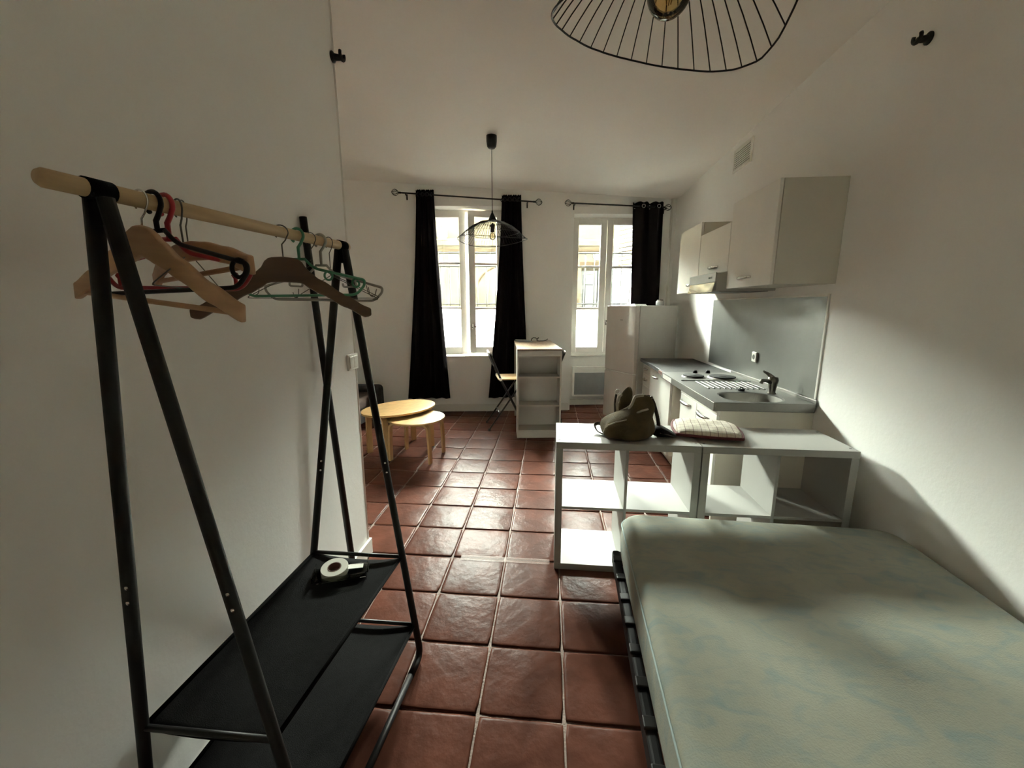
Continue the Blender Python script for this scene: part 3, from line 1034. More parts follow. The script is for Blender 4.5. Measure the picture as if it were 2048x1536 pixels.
# tap
tp = thing('kitchen_tap', 'dark chrome mixer tap standing behind the sink basin', 'tap', (1.575, 3.02, ZT))
M['tapm'] = mat('tarnished_chrome', (0.20, 0.19, 0.165), 0.28, 1.0, vary=0.25, scale=25)
b = nb()
lathe(b, [(0.028, 0.0005), (0.028, 0.006), (0.023, 0.012), (0.024, 0.03), (0.031, 0.075), (0.035, 0.10), (0.030, 0.118), (0.0001, 0.124)], 20, (1.575, 3.02, ZT), cap=False)
obj('tap_body', b, M['tapm'], tp, world=True, smooth=True)
b = nb()
tube(b, fillet([(1.575, 3.02, ZT + 0.07), (1.515, 2.985, ZT + 0.10), (1.470, 2.96, ZT + 0.105), (1.462, 2.956, ZT + 0.085)], 0.015, 4), 0.0125, 10)
obj('spout', b, M['tapm'], tp, world=True, smooth=True)
b = nb()
tube(b, [(1.572, 3.022, ZT + 0.112), (1.545, 3.04, ZT + 0.140), (1.520, 3.058, ZT + 0.155)], [0.018, 0.012, 0.008], 10)
obj('lever', b, M['tapm'], tp, world=True, smooth=True)
pg = thing('sink_plug', 'black rubber sink plug lying on the steel drainer edge', 'plug', (1.41, 3.115, ZT))
obj('stopper', lathe(nb(), [(0.0001, 0.013), (0.024, 0.013), (0.021, 0.0008), (0.0001, 0.0008)], 18, (1.41, 3.115, ZT), cap=False), M['rubber'], pg, world=True, smooth=True)
b = nb()
tube(b, [(1.41 + 0.011 * math.cos(a), 3.115, ZT + 0.013 + 0.012 * math.sin(a)) for a in [math.pi * k / 8 for k in range(9)]], 0.003, 6)
obj('ring', b, M['rubber'], pg, world=True, smooth=True)
# worktop
wt = thing('worktop', 'dark slate-look laminate worktop with a chipped near corner, beside the fridge', 'worktop', (1.4, 4.5, 0.865))
obj('slab', box(nb(), 1.085, X_R - 0.0065, 3.985, 5.02, 0.862, 0.899), M['worktop'], wt, world=True, bevel=0.004)
obj('chipped_end', box(nb(), 1.07, 1.0845, 3.985, 4.13, 0.862, 0.895), M['chip'], wt, world=True, bevel=0.004)
# base cabinets
b1 = thing('sink_cabinet', 'white two-door base cabinet under the steel sink', 'cabinet', (1.4, 3.1, 0.0))
b = nb()
box(b, 1.122, X_R - 0.002, 2.735, 2.753, 0.0, 0.838)
box(b, 1.122, X_R - 0.002, 3.472, 3.49, 0.0, 0.838)
box(b, 1.122, X_R - 0.002, 2.753, 3.472, 0.08, 0.098)
box(b, X_R - 0.012, X_R - 0.002, 2.753, 3.472, 0.098, 0.838)
obj('carcass', b, M['creampanel'], b1, world=True)
obj('top_rail', box(nb(), 1.100, 1.1215, 2.732, 3.492, 0.805, 0.838), M['lamin'], b1, world=True, bevel=0.002)
for y0_, y1_ in ((2.738, 3.110), (3.116, 3.490)):
    d = obj('door', box(nb(), 1.102, 1.1215, y0_, y1_, 0.11, 0.801), M['lamin'], b1, world=True, bevel=0.003)
    ym = (y0_ + y1_) / 2 + 0.04
    bow_handle('handle', (1.102, ym - 0.115, 0.748), (1.102, ym + 0.115, 0.748), OUT, M['steel'], d, 0.009)
b2 = thing('drawer_cabinet', 'white base cabinet with drawers and a door next to the fridge', 'cabinet', (1.4, 4.45, 0.0))
obj('carcass', box(nb(), 1.140, X_R - 0.002, 3.862, 5.0, 0.10, 0.839), M['cabside'], b2, world=True, bevel=0.002)
obj('top_rail', box(nb(), 1.125, X_R - 0.01, 3.99, 5.0, 0.8392, 0.8618), M['cabside'], b2, world=True)
obj('plinth', box(nb(), 1.19, X_R - 0.03, 3.88, 4.98, 0.0, 0.0995), M['cabside'], b2, world=True)
for z0_, z1_ in ((0.735, 0.838), (0.600, 0.731), (0.355, 0.596), (0.11, 0.351)):
    d = obj('drawer', box(nb(), 1.120, 1.1395, 4.655, 4.998, z0_, z1_), M['lamin'], b2, world=True, bevel=0.003)
    zc = (z0_ + z1_) / 2 + 0.01
    bow_handle('handle', (1.120, 4.76, zc), (1.120, 4.90, zc), OUT, M['steel'], d, 0.008)
d = obj('door', box(nb(), 1.120, 1.1395, 3.864, 4.649, 0.325, 0.836), M['lamin'], b2, world=True, bevel=0.003)
bow_handle('handle', (1.120, 4.30, 0.775), (1.120, 4.50, 0.775), OUT, M['steel'], d, 0.008)
d = obj('drawer', box(nb(), 1.120, 1.1395, 3.864, 4.649, 0.11, 0.321), M['lamin'], b2, world=True, bevel=0.003)
bow_handle('handle', (1.120, 4.22, 0.27), (1.120, 4.42, 0.27), OUT, M['steel'], d, 0.008)
cb_ = nb()
tube(cb_, fillet([(1.20, 3.60, 0.86), (1.14, 3.56, 0.80), (1.15, 3.52, 0.6), (1.20, 3.53, 0.3), (1.35, 3.6, 0.02)], 0.08, 5), 0.005, 6)
tag(obj('power_cord', cb_, M['blackp'], smooth=True), 'black power cord hanging in the gap between the base cabinets', 'cord')

# fridge, turned towards the room
PH = R(30)
fm = Matrix(((math.cos(PH), -math.sin(PH), 0, 1.07), (math.sin(PH), math.cos(PH), 0, 5.085), (0, 0, 1, 0), (0, 0, 0, 1)))
fr = thing('fridge_freezer', 'white two-door fridge freezer turned at an angle past the counter', 'fridge', mtx=fm)
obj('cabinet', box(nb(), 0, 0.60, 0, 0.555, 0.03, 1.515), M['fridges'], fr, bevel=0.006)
for z0_, z1_, nm in ((0.695, 1.515, 'fridge_door'), (0.06, 0.68, 'freezer_door')):
    b = nb()
    box(b, -0.066, -0.006, 0.0, 0.555, z0_, z1_)
    obj(nm, b, M['fridgew'], fr, bevel=0.010, bseg=3)
obj('gasket', box(nb(), -0.006, 0.0, 0.012, 0.543, 0.07, 1.505), M['trim'], fr)
obj('badge', box(nb(), -0.0672, -0.0662, 0.23, 0.28, 1.335, 1.347), M['hoodbody'], fr)
obj('grip_edge', box(nb(), -0.064, -0.012, 0.02, 0.535, 0.681, 0.694), M['trim'], fr)
for x in (0.04, 0.55):
    for y in (0.05, 0.5):
        obj('foot', lathe(nb(), [(0.02, 0), (0.022, 0.004), (0.022, 0.03)], 12, (x, y, 0)), M['blackp'], fr)
# on the fridge
f2 = thing('white_tray', 'flat white plastic lid lying on the fridge top', 'lid', mtx=fm @ Matrix.Translation((0.04, 0.12, 1.516)))
obj('lid_plate', box(nb(), -0.09, 0.09, -0.07, 0.07, 0.0, 0.016), M['pot'], f2, bevel=0.006)
obj('lid_rim', box(nb(), -0.095, 0.095, -0.075, 0.075, 0.0, 0.006), M['pot'], f2, bevel=0.003)
f3 = thing('glass_jar', 'small clear jar standing at the wall end of the fridge top', 'jar', mtx=fm @ Matrix.Translation((0.45, 0.16, 1.516)))
obj('jar_body', lathe(nb(), [(0.0001, 0.0), (0.045, 0.0), (0.05, 0.01), (0.05, 0.05), (0.036, 0.062)], 20, cap=False), M['pot'], f3, smooth=True)
obj('lid', lathe(nb(), [(0.036, 0.058), (0.038, 0.062), (0.036, 0.072), (0.0001, 0.073)], 20, cap=False), M['hole'], f3, smooth=True)

# vent grille high on the right wall
vg = thing('air_vent', 'white louvred air vent high on the right wall', 'vent', (X_R, 4.17, 2.73))
b = nb()
for y0_, y1_, z0_, z1_ in ((3.99, 4.012, 2.725, 2.925), (4.328, 4.35, 2.725, 2.925), (4.012, 4.328, 2.725, 2.745), (4.012, 4.328, 2.905, 2.925)):
    box(b, X_R - 0.014, X_R - 0.001, y0_, y1_, z0_, z1_)
obj('vent_frame', b, M['trim'], vg, world=True, bevel=0.002)
obj('backing', box(nb(), X_R - 0.003, X_R - 0.001, 4.012, 4.328, 2.745, 2.905), M['hole'], vg, world=True)
for k in range(9):
    z = 2.753 + k * 0.018
    obj('slat', box(nb(), -0.006, 0.003, 4.012, 4.328, -0.0022, 0.0022, Matrix.Translation((X_R - 0.008, 0, z)) @ Matrix.Rotation(R(25), 4, 'Y')), M['trim'], vg, world=True)


# ------------------------------------------------------------------ cube shelf units
def cube_unit(label, x, y, rz, wx=0.775):
    H_, D, t, q = 0.777, 0.385, 0.038, 0.016
    k = thing('cube_shelf', label, 'shelf unit', (x, y, 0), rz, 'pair of white cube shelf units')
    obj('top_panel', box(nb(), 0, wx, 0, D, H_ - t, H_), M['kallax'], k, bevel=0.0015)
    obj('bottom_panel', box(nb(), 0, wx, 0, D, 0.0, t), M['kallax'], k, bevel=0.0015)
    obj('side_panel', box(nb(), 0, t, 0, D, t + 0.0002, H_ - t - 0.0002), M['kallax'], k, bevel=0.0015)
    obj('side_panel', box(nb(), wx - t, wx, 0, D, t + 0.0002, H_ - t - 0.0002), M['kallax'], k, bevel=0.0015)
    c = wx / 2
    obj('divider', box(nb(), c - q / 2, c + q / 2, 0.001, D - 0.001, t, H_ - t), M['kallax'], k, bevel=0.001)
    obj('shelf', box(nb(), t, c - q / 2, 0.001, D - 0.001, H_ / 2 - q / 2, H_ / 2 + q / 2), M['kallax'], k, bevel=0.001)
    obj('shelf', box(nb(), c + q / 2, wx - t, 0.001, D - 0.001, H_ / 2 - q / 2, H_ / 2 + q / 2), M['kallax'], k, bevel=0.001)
    for sx_ in (0.018, wx - 0.018):
        for sy_ in (0.05, D - 0.05):
            obj('screw_hole', lathe(nb(), [(0.0001, 0.0009), (0.006, 0.0008), (0.007, 0.0001)], 10, (sx_, sy_, H_), cap=False), M['hole'], k)
    return k


cube_unit('white two-by-two cube shelf standing free, with the canvas bag on top', 0.046, 2.192, R(-0.6))
cube_unit('white two-by-two cube shelf against the right wall, top bare at its wall end', 0.826, 2.182, R(-0.9))


# ------------------------------------------------------------------ bed
BR = R(2.4)
bm_ = Matrix.Translation((1.005, 1.10, 0)) @ Matrix.Rotation(-BR, 4, 'Z')
HX, HY = 0.655, 0.965
bb = thing('bed_base', 'low black slatted bed base along the right wall', 'bed', mtx=bm_)
for s in (-1, 1):
    obj('side_rail', box(nb(), s * (HX + 0.012) - 0.02, s * (HX + 0.012) + 0.02, -HY, HY, 0.13, 0.205), M['base'], bb, bevel=0.012, bseg=3)
    obj('end_rail', box(nb(), -HX - 0.005, HX + 0.005, s * (HY - 0.02) - 0.018, s * (HY - 0.02) + 0.018, 0.13, 0.2), M['base'], bb, bevel=0.008)
for k in range(13):
    y = -HY + 0.09 + k * (2 * HY - 0.18) / 12
    sl = obj('slat', box(nb(), -HX + 0.012, HX - 0.012, y - 0.03, y + 0.03, 0.202, 0.213), M['birchleg'], bb, bevel=0.002)
    for s in (-1, 1):
        obj('slat_holder', box(nb(), s * (HX + 0.012) - 0.024, s * (HX + 0.012) + 0.024, y - 0.022, y + 0.022, 0.1985, 0.214), M['blackp'], sl, bevel=0.005)
for sx_ in (-1, 1):
    for sy_ in (-1, 1):
        obj('leg', lathe(nb(), [(0.022, 0.0), (0.026, 0.004), (0.028, 0.13)], 14, (sx_ * (HX - 0.05), sy_ * (HY - 0.12), 0.001)), M['base'], bb, smooth=False)
mm = thing('mattress', 'bare pale green marbled mattress on the black bed base', 'mattress', mtx=bm_ @ Matrix.Translation((0, 0, 0.2145)))


def mattress_bm(hx_, hy_, h, r, n=10):
    b = nb()
    cx = [-1 + 2 * k / 16 for k in range(17)]
    prof = []
    for k in range(7):
        a = R(-90 + 90 * k / 6)
        prof.append((r * 0.6 * (math.cos(a) - 1), r * 0.6 * (1 + math.sin(a))))
    for k in range(1, 4):
        prof.append((0.004 * math.sin(math.pi * k / 4), r * 0.6 + (h - r * 1.6) * k / 4))
    for k in range(9):
        a = R(90 * k / 8)
        prof.append((r * (math.cos(a) - 1), h - r + r * math.sin(a)))
    rings = []
    per = 80
    for off, z in prof:
        ring = []
        for x, y in rrect(0, 0, hx_ + off, hy_ + off, 0.10 + off * 0.6, 9):
            ring.append(b.verts.new((x, y, z)))
        rings.append(ring)
    last = prof[-1][0]
    for s in (0.97, 0.9, 0.75, 0.5, 0.25):
        ring = []
        for x, y in rrect(0, 0, hx_ + last, hy_ + last, 0.10 + last * 0.6, 9):
            z = h + 0.004 * (1 - s) + 0.003 * math.sin(7 * x * s) * math.sin(6 * y * s)
            ring.append(b.verts.new((x * s, y * s, z)))
        rings.append(ring)
    N = len(rings[0])
    for a, c in zip(rings, rings[1:]):
        for i in range(N):
            b.faces.new((a[i], a[(i + 1) % N], c[(i + 1) % N], c[i]))
    b.faces.new(rings[0][::-1])
    b.faces.new(rings[-1])
    return b


MH = 0.222
obj('mattress_cover', mattress_bm(HX, HY, MH, 0.045), M['mattress'], mm, smooth=True)
b = nb()
seam = [(x, y, MH - 0.036) for x, y in rrect(0, 0, HX + 0.0015, HY + 0.0015, 0.10, 9)]
tube(b, seam, 0.0035, 6, closed=True)
M['piping'] = mat('pale_blue_piping', (0.36, 0.44, 0.44), 0.85, vary=0.08)
obj('piping', b, M['piping'], mm, smooth=True)

# ------------------------------------------------------------------ cushion and bag on the shelf units
cu = thing('cushion', 'thin plaid seat cushion with burgundy edging lying across both shelf units', 'cushion', (0.925, 2.435, 0.7785), R(-12))


def cushion_fn(sgn):
    def fn(a, c):
        x, y = 2 * a - 1, 2 * c - 1
        sx_, sy_ = x * (1 - 0.10 * y * y * abs(x)), y * (1 - 0.10 * x * x * abs(y))
        e = max(0.0, (1 - abs(x) ** 3.2) * (1 - abs(y) ** 3.2)) ** 0.45
        z = 0.020 + (0.038 * e if sgn > 0 else -0.018 * e)
        return (0.185 * sx_, 0.165 * sy_, z + (0.004 * math.sin(9 * x + 2) * math.cos(7 * y) * e if sgn > 0 else 0))
    return fn


b = nb()
grid(b, cushion_fn(1), 22, 22)
grid(b, cushion_fn(-1), 22, 22)
bmesh.ops.remove_doubles(b, verts=b.verts[:], dist=1e-4)
obj('cover', b, M['plaid'], cu, smooth=True)
edge = []
fn = cushion_fn(1)
for k in range(20):
    edge.append(fn(k / 20, 0))
for k in range(20):
    edge.append(fn(1, k / 20))
for k in range(20):
    edge.append(fn(1 - k / 20, 1))
for k in range(20):
    edge.append(fn(0, 1 - k / 20))
b = nb()
tube(b, edge, 0.0085, 8, closed=True)
obj('edging', b, M['burg'], cu, smooth=True)

bag = thing('canvas_bag', 'slumped khaki canvas backpack with brown leather straps on the free shelf unit', 'bag', (0.44, 2.36, 0.778))


def blob(bm, secs, n=20, flat=0.0):
    """loft closed rings; each section is (centre, right-vector, up-vector) with a soft superellipse outline"""
    rings = []
    for c, rx, uz in secs:
        c, rx, uz = Vector(c), Vector(rx), Vector(uz)
        ring = []
        for k in range(n):
            a = 2 * math.pi * k / n
            ca, sa_ = math.cos(a), math.sin(a)
            p = c + rx * (abs(ca) ** 0.8 * (1 if ca > 0 else -1)) + uz * (abs(sa_) ** 0.8 * (1 if sa_ > 0 else -1))
            ring.append(bm.verts.new(p))
        rings.append(ring)
    for a, b2_ in zip(rings, rings[1:]):
        for j in range(n):
            bm.faces.new((a[j], a[(j + 1) % n], b2_[(j + 1) % n], b2_[j]))
    bm.faces.new(rings[0][::-1])
    bm.faces.new(rings[-1])
    return bm


Z0 = 0.7785
# slumped sack: wide belly on the shelf, gathered into a neck towards the right
def sack(bm, rings_, n=36, seed=0, amp=0.05):
    rn = random.Random(seed)
    ph = [rn.uniform(0, 6.28) for _ in range(6)]
    out = []
    for cx, cy, z, rx, ry in rings_:
        ring = []
        for k in range(n):
            a = 2 * math.pi * k / n
            f = 1 + amp * (0.6 * math.sin(3 * a + ph[0] + 14 * z) + 0.5 * math.sin(5 * a + ph[1] - 22 * z) + 0.35 * math.sin(8 * a + ph[2] + 30 * z))
            ca, sa_ = math.cos(a), math.sin(a)
            x = cx + rx * f * abs(ca) ** 0.85 * (1 if ca > 0 else -1)
            y = cy + ry * f * abs(sa_) ** 0.85 * (1 if sa_ > 0 else -1)
            ring.append(bm.verts.new((x, y, z + 0.006 * math.sin(2 * a + ph[3]) * (1 if z > 0.80 else 0))))
        out.append(ring)
    for a, c in zip(out, out[1:]):
        for k in range(n):
            bm.faces.new((a[k], a[(k + 1) % n], c[(k + 1) % n], c[k]))
    bm.faces.new(out[0][::-1])
    bm.faces.new(out[-1])
    return bm


b = sack(nb(), [(0.450, 2.325, 0.7795, 0.118, 0.085), (0.450, 2.325, 0.788, 0.138, 0.106), (0.448, 2.325, 0.812, 0.150, 0.120), (0.447, 2.327, 0.842, 0.148, 0.120), (0.452, 2.33, 0.868, 0.138, 0.112),
                (0.468, 2.335, 0.892, 0.118, 0.100), (0.498, 2.34, 0.915, 0.092, 0.086), (0.524, 2.345, 0.940, 0.072, 0.074), (0.534, 2.35, 0.965, 0.062, 0.062), (0.533, 2.355, 0.988, 0.054, 0.046),
                (0.528, 2.36, 1.004, 0.044, 0.028), (0.525, 2.36, 1.012, 0.026, 0.014)], seed=4, amp=0.085)
obj('main_pouch', b, M['bag'], bag, world=True, smooth=True, sub=1)
b = sack(nb(), [(0.450, 2.435, 0.80, 0.060, 0.040), (0.450, 2.436, 0.87, 0.056, 0.038), (0.452, 2.438, 0.93, 0.042, 0.030), (0.455, 2.44, 0.975, 0.037, 0.024), (0.464, 2.44, 1.012, 0.032, 0.018),
                (0.469, 2.44, 1.034, 0.022, 0.012), (0.470, 2.44, 1.042, 0.010, 0.006)], 28, seed=9, amp=0.05)
obj('back_panel', b, M['bag'], bag, world=True, smooth=True, sub=1)
# front pocket bulging towards the room, its rounded end at the left
b = sack(nb(), [(0.405, 2.262, 0.786, 0.070, 0.030), (0.405, 2.256, 0.80, 0.092, 0.044), (0.405, 2.255, 0.835, 0.100, 0.050), (0.410, 2.26, 0.866, 0.090, 0.046), (0.420, 2.27, 0.886, 0.060, 0.034), (0.425, 2.275, 0.892, 0.025, 0.016)], 28, seed=3, amp=0.03)
obj('front_pocket', b, M['bag'], bag, world=True, smooth=True, sub=1)
# folded-over lining edges
b = nb()
tube(b, [(0.405, 2.40, 0.90), (0.400, 2.405, 0.95), (0.412, 2.412, 0.99), (0.425, 2.416, 1.005)], 0.008, 8)
tube(b, [(0.448, 2.318, 0.925), (0.458, 2.315, 0.945), (0.470, 2.322, 0.968), (0.480, 2.332, 0.990), (0.490, 2.342, 1.006), (0.515, 2.345, 1.014), (0.535, 2.35, 1.014)], 0.009, 8)
tube(b, [(0.485, 2.272, 0.930), (0.515, 2.268, 0.945), (0.55, 2.28, 0.952)], 0.006, 8)
obj('lining_edge', b, M['bagin'], bag, world=True, smooth=True)
b = nb()
tube(b, [(0.312, 2.285, 0.800), (0.312, 2.262, 0.83), (0.330, 2.240, 0.866), (0.37, 2.232, 0.886), (0.42, 2.240, 0.896), (0.47, 2.256, 0.902), (0.51, 2.275, 0.915)], 0.0035, 6)
obj('seam', b, M['bagin'], bag, world=True, smooth=True)


def strap(name, pts, wd=0.011, th=0.0035, m=None):
    b = nb()
    P = [Vector(p) for p in pts]
    tube(b, fillet(P, 0.03, 5), wd, 8, sx=th / wd)
    return obj(name, b, m or M['strap'], bag, world=True, smooth=True)


strap('strap', [(0.335, 2.40, 0.81), (0.30, 2.43, 0.825), (0.275, 2.42, 0.815), (0.285, 2.37, 0.79), (0.36, 2.275, 0.783), (0.45, 2.23, 0.783)])
strap('strap', [(0.585, 2.37, 0.995), (0.60, 2.36, 0.965), (0.622, 2.35, 0.89), (0.632, 2.34, 0.82), (0.60, 2.33, 0.79)])
strap('strap', [(0.395, 2.41, 1.01), (0.388, 2.41, 0.96), (0.392, 2.405, 0.90), (0.395, 2.395, 0.87)], 0.007)
strap('strap', [(0.55, 2.385, 0.985), (0.57, 2.39, 1.005), (0.592, 2.385, 0.99), (0.60, 2.38, 0.955)], 0.009)
b = nb()
tube(b, [(0.400 + 0.014 * math.cos(a), 2.40, 1.022 + 0.014 * math.sin(a)) for a in [2 * math.pi * k / 14 for k in range(14)]], 0.003, 6, closed=True)
obj('buckle_ring', b, M['steel'], bag, world=True, smooth=True)
b = nb()
tube(b, [(0.585 + 0.008 * math.cos(a), 2.365, 1.0 + 0.008 * math.sin(a)) for a in [2 * math.pi * k / 10 for k in range(10)]], 0.0025, 6, closed=True)
obj('buckle_ring', b, M['steel'], bag, world=True, smooth=True)
pc = thing('black_pouch', 'flat black cloth pouch tucked between the canvas bag and the cushion', 'pouch', (0.67, 2.37, 0.778))
b = nb()
secs = []
for x, yc, ry, h in ((0.608, 2.345, 0.03, 0.040), (0.620, 2.345, 0.055, 0.066), (0.645, 2.35, 0.066, 0.060), (0.68, 2.358, 0.066, 0.040), (0.715, 2.366, 0.056, 0.018), (0.738, 2.372, 0.03, 0.005)):
    secs.append(((x, yc, Z0 + h / 2 + 0.0015), (0, ry, 0), (0, 0, h / 2 + 0.0008)))
blob(b, secs, 20)
obj('pouch_body', b, M['blackcl'], pc, world=True, smooth=True, sub=1)
b = nb()
tube(b, [(0.625, 2.292, 0.812), (0.66, 2.288, 0.806), (0.70, 2.302, 0.792), (0.725, 2.325, 0.785)], 0.003, 6)
obj('zip_seam', b, M['strap'], pc, world=True, smooth=True)

# ------------------------------------------------------------------ bar table with two folding bar chairs
tb = thing('bar_table', 'tall white bar table with oak top and open shelves at its near end', 'table', (-0.358, 4.595, 0), R(6.6))
TH = 1.04
LW, LL = 0.505, 1.13
obj('table_top', box(nb(), 0, LW, 0, LL, TH - 0.014, TH), M['oak'], tb, bevel=0.002)
obj('top_edge', box(nb(), 0.001, LW - 0.001, -0.001, LL - 0.001, TH - 0.019, TH - 0.0142), M['strap'], tb)
obj('front_apron', box(nb(), 0.018, LW - 0.018, 0.004, 0.022, 0.955, TH - 0.0192), M['deskw'], tb)
for x0 in (0.0, LW - 0.018):
    obj('side_panel', box(nb(), x0, x0 + 0.018, 0.003, 0.255, 0, TH - 0.0192), M['deskw'], tb, bevel=0.001)
obj('back_panel', box(nb(), 0.018, LW - 0.018, 0.237, 0.253, 0.0, TH - 0.02), M['deskw'], tb)
for z0_, z1_ in ((0.705, 0.723), (0.372, 0.390), (0.075, 0.093)):
    obj('shelf', box(nb(), 0.0182, LW - 0.0182, 0.012, 0.2368, z0_, z1_), M['deskw'], tb, bevel=0.001)
obj('plinth', box(nb(), 0.0182, LW - 0.0182, 0.006, 0.022, 0.0, 0.0748), M['deskw'], tb)
obj('end_panel', box(nb(), 0.0, LW, LL - 0.13, LL - 0.11, 0, TH - 0.0192), M['deskw'], tb, bevel=0.001)
obj('long_apron', box(nb(), 0.23, 0.25, 0.253, LL - 0.13, 0.93, TH - 0.0192), M['deskw'], tb)
tbm = WORLD[tb]
ps = thing('paper_sheet', 'grey-blue folded leaflet lying at the back of the bar table', 'leaflet', mtx=tbm @ Matrix.Translation((0.13, 1.02, TH + 0.0005)) @ Matrix.Rotation(R(12), 4, 'Z'))
obj('leaf', box(nb(), -0.10, 0.10, -0.13, 0.13, 0, 0.004), M['paper'], ps, bevel=0.001)
obj('leaf', box(nb(), -0.098, 0.06, -0.12, 0.12, 0.0045, 0.010, Matrix.Rotation(R(3), 4, 'Y') @ Matrix.Translation((0, 0, 0.006))), M['paper'], ps, bevel=0.001)
gl_ = thing('cable_loop', 'coiled grey cable standing in an arch at the back of the bar table', 'cable', mtx=tbm @ Matrix.Translation((0.28, 1.03, TH)))
b = nb()
tube(b, [(-0.05, 0, 0.006), (-0.045, 0, 0.03), (-0.02, 0.01, 0.048), (0.01, 0.01, 0.047), (0.028, 0, 0.028), (0.03, -0.01, 0.006), (0.06, -0.02, 0.005), (0.12, 0.0, 0.005), (0.16, 0.03, 0.012), (0.18, 0.03, 0.03)], 0.0055, 8)
obj('cord', b, M['darksteel'], gl_, smooth=True)
b = nb()
tube(b, [(0.03, 0.02, 0.02), (0.055, 0.02, 0.05)], 0.006, 8)
obj('plug', b, M['blackp'], gl_, smooth=True)


def folding_chair(label, mtx):
    """bar-height folding chair; local +x is where the sitter faces, legs at y = +-0.2"""
    c = thing('folding_bar_chair', label, 'chair', mtx=mtx, group='folding bar chairs at the bar table')
    M.setdefault('chairm', mat('dark_grey_tube', (0.018, 0.016, 0.015), 0.4, vary=0.1, spec=0.3))
    for s in (-1, 1):
        b = nb()
        tube(b, [(-0.21, s * 0.205, 0.95), (-0.145, s * 0.205, 0.79), (-0.085, s * 0.205, 0.64), (0.235, s * 0.205, 0.012)], 0.0125, 10)
        obj('back_leg', b, M['chairm'], c, smooth=True)
        b = nb()
        tube(b, [(0.185, s * 0.180, 0.615), (-0.235, s * 0.180, 0.012)], 0.0105, 10)
        obj('front_leg', b, M['chairm'], c, smooth=True)
        for p in ((0.235, s * 0.205), (-0.235, s * 0.180)):
            obj('rubber_foot', lathe(nb(), [(0.014, 0.0005), (0.016, 0.006), (0.014, 0.03)], 12, (p[0] + (-0.004 if p[0] > 0 else 0.004), p[1], 0)), M['rubber'], c)
        b = nb()
        lathe(b, [(0.017, -0.02), (0.017, 0.012)], 12, (-0.092, s * 0.205, 0.645), 'Y')
        obj('hinge', b, M['trim'], c)
    b = nb()
    prism(b, [(0.21 + 0.0 * k, y) for k, y in ((0, -0.17), (1, 0.17))] + [(0.18, 0.19), (-0.10, 0.19), (-0.115, 0.17), (-0.115, -0.17), (-0.10, -0.19), (0.18, -0.19)], 0.632, 0.648, 'Z')
    obj('seat', b, M['seat'], c, bevel=0.004)
    b = nb()
    tube(b, [(0.185, -0.18, 0.62), (0.185, 0.18, 0.62)], 0.009, 8)
    tube(b, [(-0.085, -0.2, 0.622), (-0.085, 0.2, 0.622)], 0.009, 8)
    obj('seat_bar', b, M['chairm'], c, smooth=True)
    b = nb()
    tube(b, [(0.10, -0.205, 0.275), (0.10, 0.205, 0.275)], 0.010, 8)
    tube(b, [(-0.10, -0.18, 0.205), (-0.10, 0.18, 0.205)], 0.010, 8)
    obj('stretcher', b, M['chairm'], c, smooth=True)
    b = nb()

    def bf(a, h):
        y = (2 * a - 1) * 0.198
        z = 0.80 + h * 0.145
        x = -0.148 - (z - 0.80) * 0.41 - 0.02 * (1 - (2 * a - 1) ** 2)
        return (x, y, z)
    grid(b, bf, 12, 4)
    obj('backrest', b, M['chairm'], c, smooth=True, solid=0.012)
    b = nb()
    tube(b, [(-0.212, -0.205, 0.952), (-0.222, -0.1, 0.957), (-0.226, 0, 0.958), (-0.222, 0.1, 0.957), (-0.212, 0.205, 0.952)], 0.0135, 8)
    obj('top_rail', b, M['steel'], c, smooth=True)
    return c


folding_chair('dark folding bar chair with yellow seat on the curtain side of the bar table', Matrix.Translation((-0.535, 5.075, 0)) @ Matrix.Rotation(R(13), 4, 'Z'))
folding_chair('dark folding bar chair mostly hidden on the fridge side of the bar table', Matrix.Translation((-0.045, 5.20, 0)) @ Matrix.Rotation(R(186), 4, 'Z'))


# ------------------------------------------------------------------ nest of tables
def bent_leg(px, py, ang, ztop, w=0.062, t=0.024):
    """bent plywood leg: foot at (px, py), arm running inward along ang under the top"""
    b = nb()
    d = Vector((math.cos(ang), math.sin(ang), 0))
    s = Vector((-d.y, d.x, 0))
    rr = 0.055
    path = [Vector((px, py, 0.001)), Vector((px, py, 0.001)) + d * 0.004 + Vector((0, 0, ztop * 0.5))]
    base = Vector((px, py, 0)) + d * 0.012
    for k in range(7):
        a = R(90 * k / 6)
        path.append(base + d * (rr * (1 - math.cos(a))) + Vector((0, 0, ztop - t / 2 - rr + rr * math.sin(a))))
    path.append(base + d * (rr + 0.09) + Vector((0, 0, ztop - t / 2)))
    rings = []
    for i, p in enumerate(path):
        q = (path[min(i + 1, len(path) - 1)] - path[max(i - 1, 0)]).normalized()
        n_ = s.cross(q).normalized()
        rings.append([b.verts.new(p + s * (w / 2) * e + n_ * (t / 2) * f_) for e, f_ in ((-1, -1), (1, -1), (1, 1), (-1, 1))])
    for a, c in zip(rings, rings[1:]):
        for j in range(4):
            b.faces.new((a[j], a[(j + 1) % 4], c[(j + 1) % 4], c[j]))
    b.faces.new(rings[0][::-1])
    b.faces.new(rings[-1])
    return b


